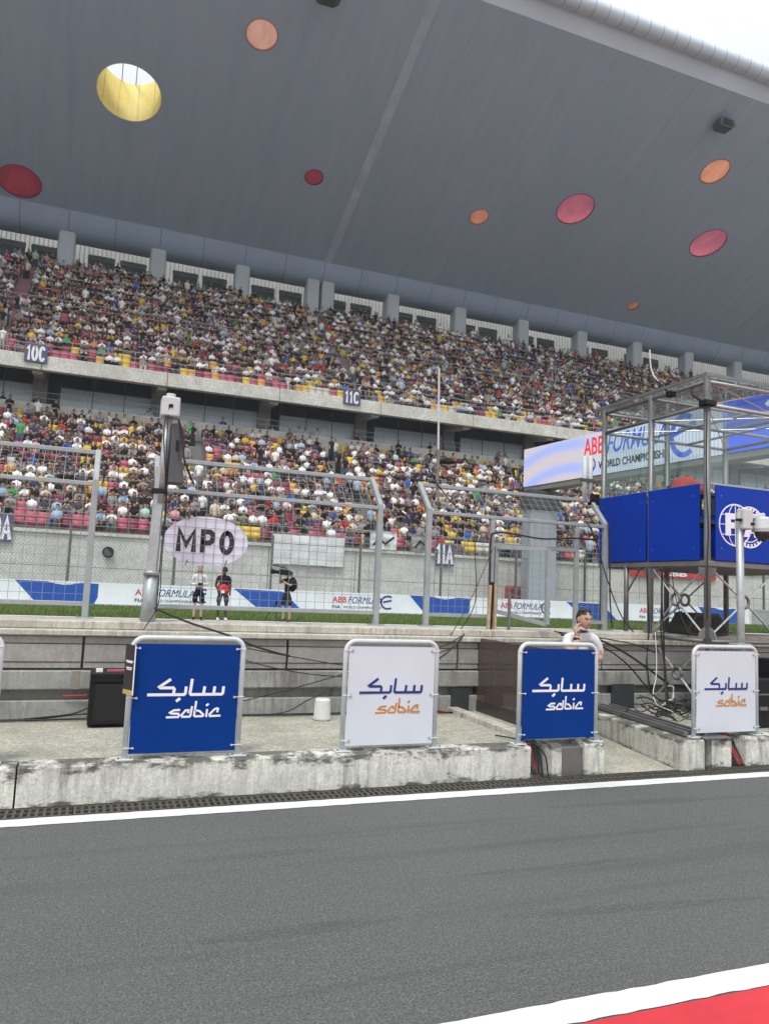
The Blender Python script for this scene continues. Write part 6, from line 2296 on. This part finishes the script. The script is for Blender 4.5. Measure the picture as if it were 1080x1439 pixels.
J['forel'] = (-.12, -.185, 1.15, .042)
J['wrl'] = (-.10, -.16, 1.24, .028)
E += [('shl', 'slvl', TOP), ('slvl', 'ell', SKIN), ('ell', 'forel', SKIN), ('forel', 'wrl', SKIN)]
J['slvr'] = (.225, .0, 1.08, .068)
J['elr'] = (.215, .0, .97, .05)
J['forer'] = (.15, -.12, .98, .042)
J['wrr'] = (.10, -.20, 1.0, .028)
E += [('shr', 'slvr', TOP), ('slvr', 'elr', SKIN), ('elr', 'forer', SKIN), ('forer', 'wrr', SKIN)]
mp_ = on_y(819, 862, 7.2)
man = person('person in white shirt with hand at the neck standing behind the blue board', (mp_.x - .035, 7.2, .035), -.25, J, E, {SKIN: (.58, .36, .27), TOP: (.72, .72, .72), LEGS: (.03, .03, .035), SHOE: (.03, .03, .03)},
             [((-.10, -.16, 1.24), (-.05, .25, .9), (1, 0, 0), 1, .9), ((.10, -.20, 1.0), (-.9, -.3, .1), (0, 0, -1), 1, .5)], (.012, -.085, 1.415), .22, .14, (.03, .022, .017), 0, 1.0)


def on_man(x, y, z):
    a_ = man.rotation_euler[2]
    return man.location + Vector((x * math.cos(a_) - y * math.sin(a_), x * math.sin(a_) + y * math.cos(a_), z))


MB().tube([on_man(-.118, -.176, 1.175), on_man(-.108, -.168, 1.205)], .036, 14).build('watch', M_BLACK, None)
tag(bpy.data.objects['watch'], 'dark wristwatch on the raised wrist of the man in white', 'watch')
t = thing('sunglasses', 'dark sunglasses pushed up on the hair of the man in white', 'sunglasses', on_man(.012, -.120, 1.512))
gl_ = t.location
for sx in (-1, 1):
    V, T = ball((sx * .033, -.012, .0), .028, .016, .010, 12, 8)
    np_mesh('lens', V, T, plain('lens_black', (.01, .01, .012), .1), parent=t, smooth=True)
MB().tube([gl_ + Vector((-.07, .05, -.008)), gl_ + Vector((-.062, -.01, .002)), gl_ + Vector((0, -.02, .006)), gl_ + Vector((.062, -.01, .002)), gl_ + Vector((.07, .05, -.008))], .004, 6).build('frame', M_BLACK, t)
MB().tube([on_man(-.055, -.10, 1.325), on_man(.0, -.118, 1.305), on_man(.055, -.10, 1.325)], .014, 8).build('collar', plain('collar_white', (.74, .74, .74), .8), None)
tag(bpy.data.objects['collar'], 'white shirt collar of the man behind the blue board', 'collar')

# ================================================================== cables and clutter, last
cab = 0


def cable(pts, r, mat, label, group='cables on the pit wall', n=5, name='cable'):
    o = MB().tube(smooth_path(pts, n), r, 6).build(name, mat, smooth=True)
    return tag(o, label, 'cable', group)


cable([(-2.5, 7.9, .315), (-1, 7.96, .312), (.0, 7.98, .315), (.6, 7.95, .313), (1.4, 8.0, .312), (2.2, 7.98, .312), (3.2, 7.96, .312), (4.0, 7.9, .314)], .010, M_CABLE, 'black cable running along the foot of the pit wall')
cable([(-2.5, 8.0, .312), (-.6, 8.02, .312), (.05, 8.05, .35), (.5, 8.04, .34), (1.5, 8.05, .312), (2.6, 8.03, .312), (3.9, 8.02, .313)], .008, M_CABLE, 'thinner black cable hugging the base of the pit wall')
cable([(-.5, 8.0, .32), (-.1, 7.99, .36), (.06, 7.97, .42)], .008, M_CABLE, 'short black cable rising to the black loudspeaker')
cable([(-.18, 8.07, .52), (-.05, 8.06, .525), (.05, 8.05, .53)], .008, M_RCABLE, 'short red cable behind the black loudspeaker')
cable([(.62, 8.1, 1.40), (.95, 8.02, 1.27), (1.35, 7.96, 1.15), (1.7, 7.98, 1.02), (2.05, 8.0, .93)], .012, M_CABLE, 'black cable falling from the grey mast over the wall cap')
cable([(1.5, 8.03, 1.02), (2.1, 8.03, .92), (2.7, 8.03, .83), (3.2, 8.05, .80)], .006, M_CABLE, 'thin black cable across the wall panels left of the white board')
cable([(1.5, 8.02, .90), (1.9, 8.02, .80), (2.35, 8.03, .73), (2.8, 8.04, .70)], .006, M_CABLE, 'thin sagging cable below it on the pit wall')
cable([(1.5, 8.02, .44), (2.0, 8.0, .56), (2.6, 8.0, .72), (2.85, 8.02, .78)], .006, M_CABLE, 'thin cable rising to the right behind the white board')
cable([(1.8, 7.95, .32), (2.05, 7.93, .36), (2.25, 7.92, .47), (2.45, 7.93, .55)], .006, M_CABLE, 'thin cable curling up behind the white bucket')
cable([(3.3, 7.9, .52), (3.45, 7.92, .50), (3.62, 7.93, .42), (3.78, 7.95, .34), (4.0, 7.9, .31)], .010, M_RCABLE, 'red cable hanging beside the dark wall niche')
cable([(3.25, 7.95, .62), (3.5, 7.97, .72), (3.8, 7.98, .90), (4.05, 8.0, 1.08), (4.2, 8.1, 1.2)], .009, M_CABLE, 'black cable climbing from the white board to the wall cap')
cable([(3.2, 7.97, .95), (3.55, 7.97, .99), (3.9, 7.99, 1.07), (4.15, 8.06, 1.18)], .006, M_CABLE, 'upper thin cable between the white board and the brown screen')
cable([(3.2, 7.97, .90), (3.6, 7.97, .93), (4.0, 7.99, 1.05), (4.2, 8.1, 1.19)], .006, M_CABLE, 'lower thin cable between the white board and the brown screen')
cable([(4.05, 8.15, 1.18), (4.35, 8.3, 1.55), (4.62, 8.45, 1.95), (4.85, 8.6, 2.3)], .005, M_CABLE, 'thin stay cable slanting up across the fence')
cable([(4.12, 8.2, 1.19), (4.3, 8.3, 1.30), (4.45, 8.3, 1.62), (4.5, 8.45, 2.2), (4.56, 8.6, 2.5)], .006, M_CABLE, 'dark cable rising steeply left of the gate')
cable([(4.84, 8.64, 1.3), (4.83, 8.64, 1.9), (4.83, 8.64, 2.4), (4.88, 8.62, 2.49), (5.1, 8.62, 2.5), (5.6, 8.62, 2.46), (6.1, 8.62, 2.5), (6.5, 8.62, 2.50)], .012, M_CABLE, 'thick black cable draped over the gate head')
cable([(6.30, 8.6, 2.75), (6.45, 8.6, 2.5), (6.6, 8.55, 2.0), (6.8, 8.5, 1.5), (6.95, 8.4, 1.25)], .008, M_CABLE, 'black cable falling from the fence corner to the tower')
cable([(6.69, 8.63, 2.75), (6.72, 8.63, 2.2), (6.73, 8.63, 1.7), (6.75, 8.6, 1.3)], .010, M_CABLE, 'black cable tied down the last fence post')
cable([(5.5, 8.0, 1.22), (5.9, 7.9, 1.2), (6.3, 7.85, 1.05), (6.7, 7.8, .82), (7.1, 7.9, .62)], .014, M_CABLE, 'thick black cable from the man to the tower foot')
cable([(5.5, 8.05, 1.24), (6.0, 7.95, 1.12), (6.4, 7.9, .9), (6.7, 7.85, .6), (6.9, 7.8, .40)], .010, M_CABLE, 'black cable looping down behind the man')
cable([(5.4, 8.0, 1.26), (6.0, 8.0, 1.2), (6.6, 7.95, 1.12), (7.0, 8.0, 1.0)], .008, M_CABLE, 'upper black cable from the fence to the tower leg')
cable([(6.62, 7.6, 1.3), (6.60, 7.55, 1.0), (6.55, 7.5, .75), (6.42, 7.4, .58), (6.40, 7.3, .46), (6.52, 7.2, .40), (6.56, 7.15, .33)], .005, M_WCABLE, 'white cable hanging in a long curve beside the tower leg')
cable([(6.95, 8.15, 2.15), (6.93, 8.1, 1.7), (6.97, 8.12, 1.3), (6.92, 8.1, .9), (6.9, 8.0, .5)], .010, M_CABLE, 'black cable running down the middle tower leg')
cable([(7.05, 7.95, 2.15), (7.03, 7.95, 1.8), (7.04, 7.92, 1.2), (7.0, 7.85, .7), (6.9, 7.7, .4)], .012, M_CABLE, 'thick black cable hanging inside the tower legs')
cable([(7.05, 7.98, 2.15), (7.06, 7.98, 1.8), (7.02, 7.95, 1.3), (7.05, 7.9, .8), (6.98, 7.75, .36)], .010, M_CABLE, 'second black cable hanging beside it inside the tower')
cable([(7.05, 7.8, 2.16), (7.02, 7.7, 1.8), (7.04, 7.6, 1.5), (7.02, 7.45, 1.3)], .006, M_CABLE, 'thin black cable slanting across the upper brace ring')
cable([(7.05, 7.18, 4.1), (7.04, 7.18, 3.2), (7.06, 7.17, 2.6), (7.04, 7.17, 2.2), (7.05, 7.18, 1.5)], .008, M_CABLE, 'black cable taped along the tower corner post')
cable([(3.80, 6.6, .315), (3.95, 6.35, .315), (4.02, 6.22, .30), (4.08, 6.145, .2), (4.10, 6.13, .05), (4.11, 6.1, .01)], .007, M_CABLE, 'black cable dropping over the platform edge under the blue board')
for i in range(6):
    x = 3.97 + i * .028
    cable([(x + .02, 6.45, .29), (x, 6.34, .27), (x + random.uniform(-.02, .02), 6.30, .15), (x + random.uniform(-.02, .03), 6.25, .01)], .008, M_RCABLE if i == 2 else M_CABLE,
          'red cable in the slot beneath the blue board' if i == 2 else 'black cable bunched in the slot beneath the blue board', 'cables in the platform slots')
for i in range(7):
    x = 6.40 + i * .022
    cable([(x - .02, 6.5, .31), (x, 6.36, .29), (x + random.uniform(-.02, .02), 6.26, .15), (x + random.uniform(-.01, .04), 6.16, .01)], .008, M_RCABLE if i in (4, 5) else M_CABLE,
          'red cable in the slot under the last white board' if i in (4, 5) else 'black cable bunched in the slot under the last white board', 'cables in the platform slots')
tg = MB()
rr = random.Random(4)
for i in range(50):
    c0_ = Vector((rr.uniform(6.3, 8.1), rr.uniform(6.9, 7.95), PZ + .02))
    pts = [c0_]
    a = rr.uniform(0, 6.28)
    for k_ in range(6):
        a += rr.uniform(-1.2, 1.2)
        pts.append(pts[-1] + Vector((math.cos(a) * .14, math.sin(a) * .10, rr.uniform(-.05, .09))))
        pts[-1].z = max(PZ + .015, min(.72, pts[-1].z))
    tg.tube(smooth_path(pts, 4), rr.choice((.005, .007, .010)), 6)
o = tg.build('cable_tangle', M_CABLE, smooth=True)
tag(o, 'tangle of black cables heaped under the tower', 'cables', kind='stuff')
tg = MB()
for i in range(2):
    c0_ = Vector((rr.uniform(6.8, 7.2), rr.uniform(7.1, 7.8), PZ + .05))
    pts = [c0_]
    a = rr.uniform(0, 6.28)
    for k_ in range(5):
        a += rr.uniform(-.9, .9)
        pts.append(pts[-1] + Vector((math.cos(a) * .13, math.sin(a) * .1, rr.uniform(-.04, .10))))
        pts[-1].z = max(PZ + .03, pts[-1].z)
    tg.tube(smooth_path(pts, 4), .011, 6)
o = tg.build('cable_tangle', M_WCABLE, smooth=True)
tag(o, 'pale grey cables looping over the black tangle under the tower', 'cables', kind='stuff')


# ================================================================== the humid air of the place
hz = MB().box(-190, 260, -60, 120, -2.4, 52).build('haze', M_WHITEP)
m, n, l, b = new_mat('humid_air')
n.remove(b)
pv = n.new('ShaderNodeVolumePrincipled')
pv.inputs['Color'].default_value = (.86, .92, 1.0, 1)
pv.inputs['Density'].default_value = .0008
pv.inputs['Anisotropy'].default_value = .2
l.new(pv.outputs[0], n['Material Output'].inputs['Volume'])
hz.data.materials.clear()
hz.data.materials.append(m)
tag(hz, 'thin humid haze in the air over the whole circuit', 'haze', kind='stuff')
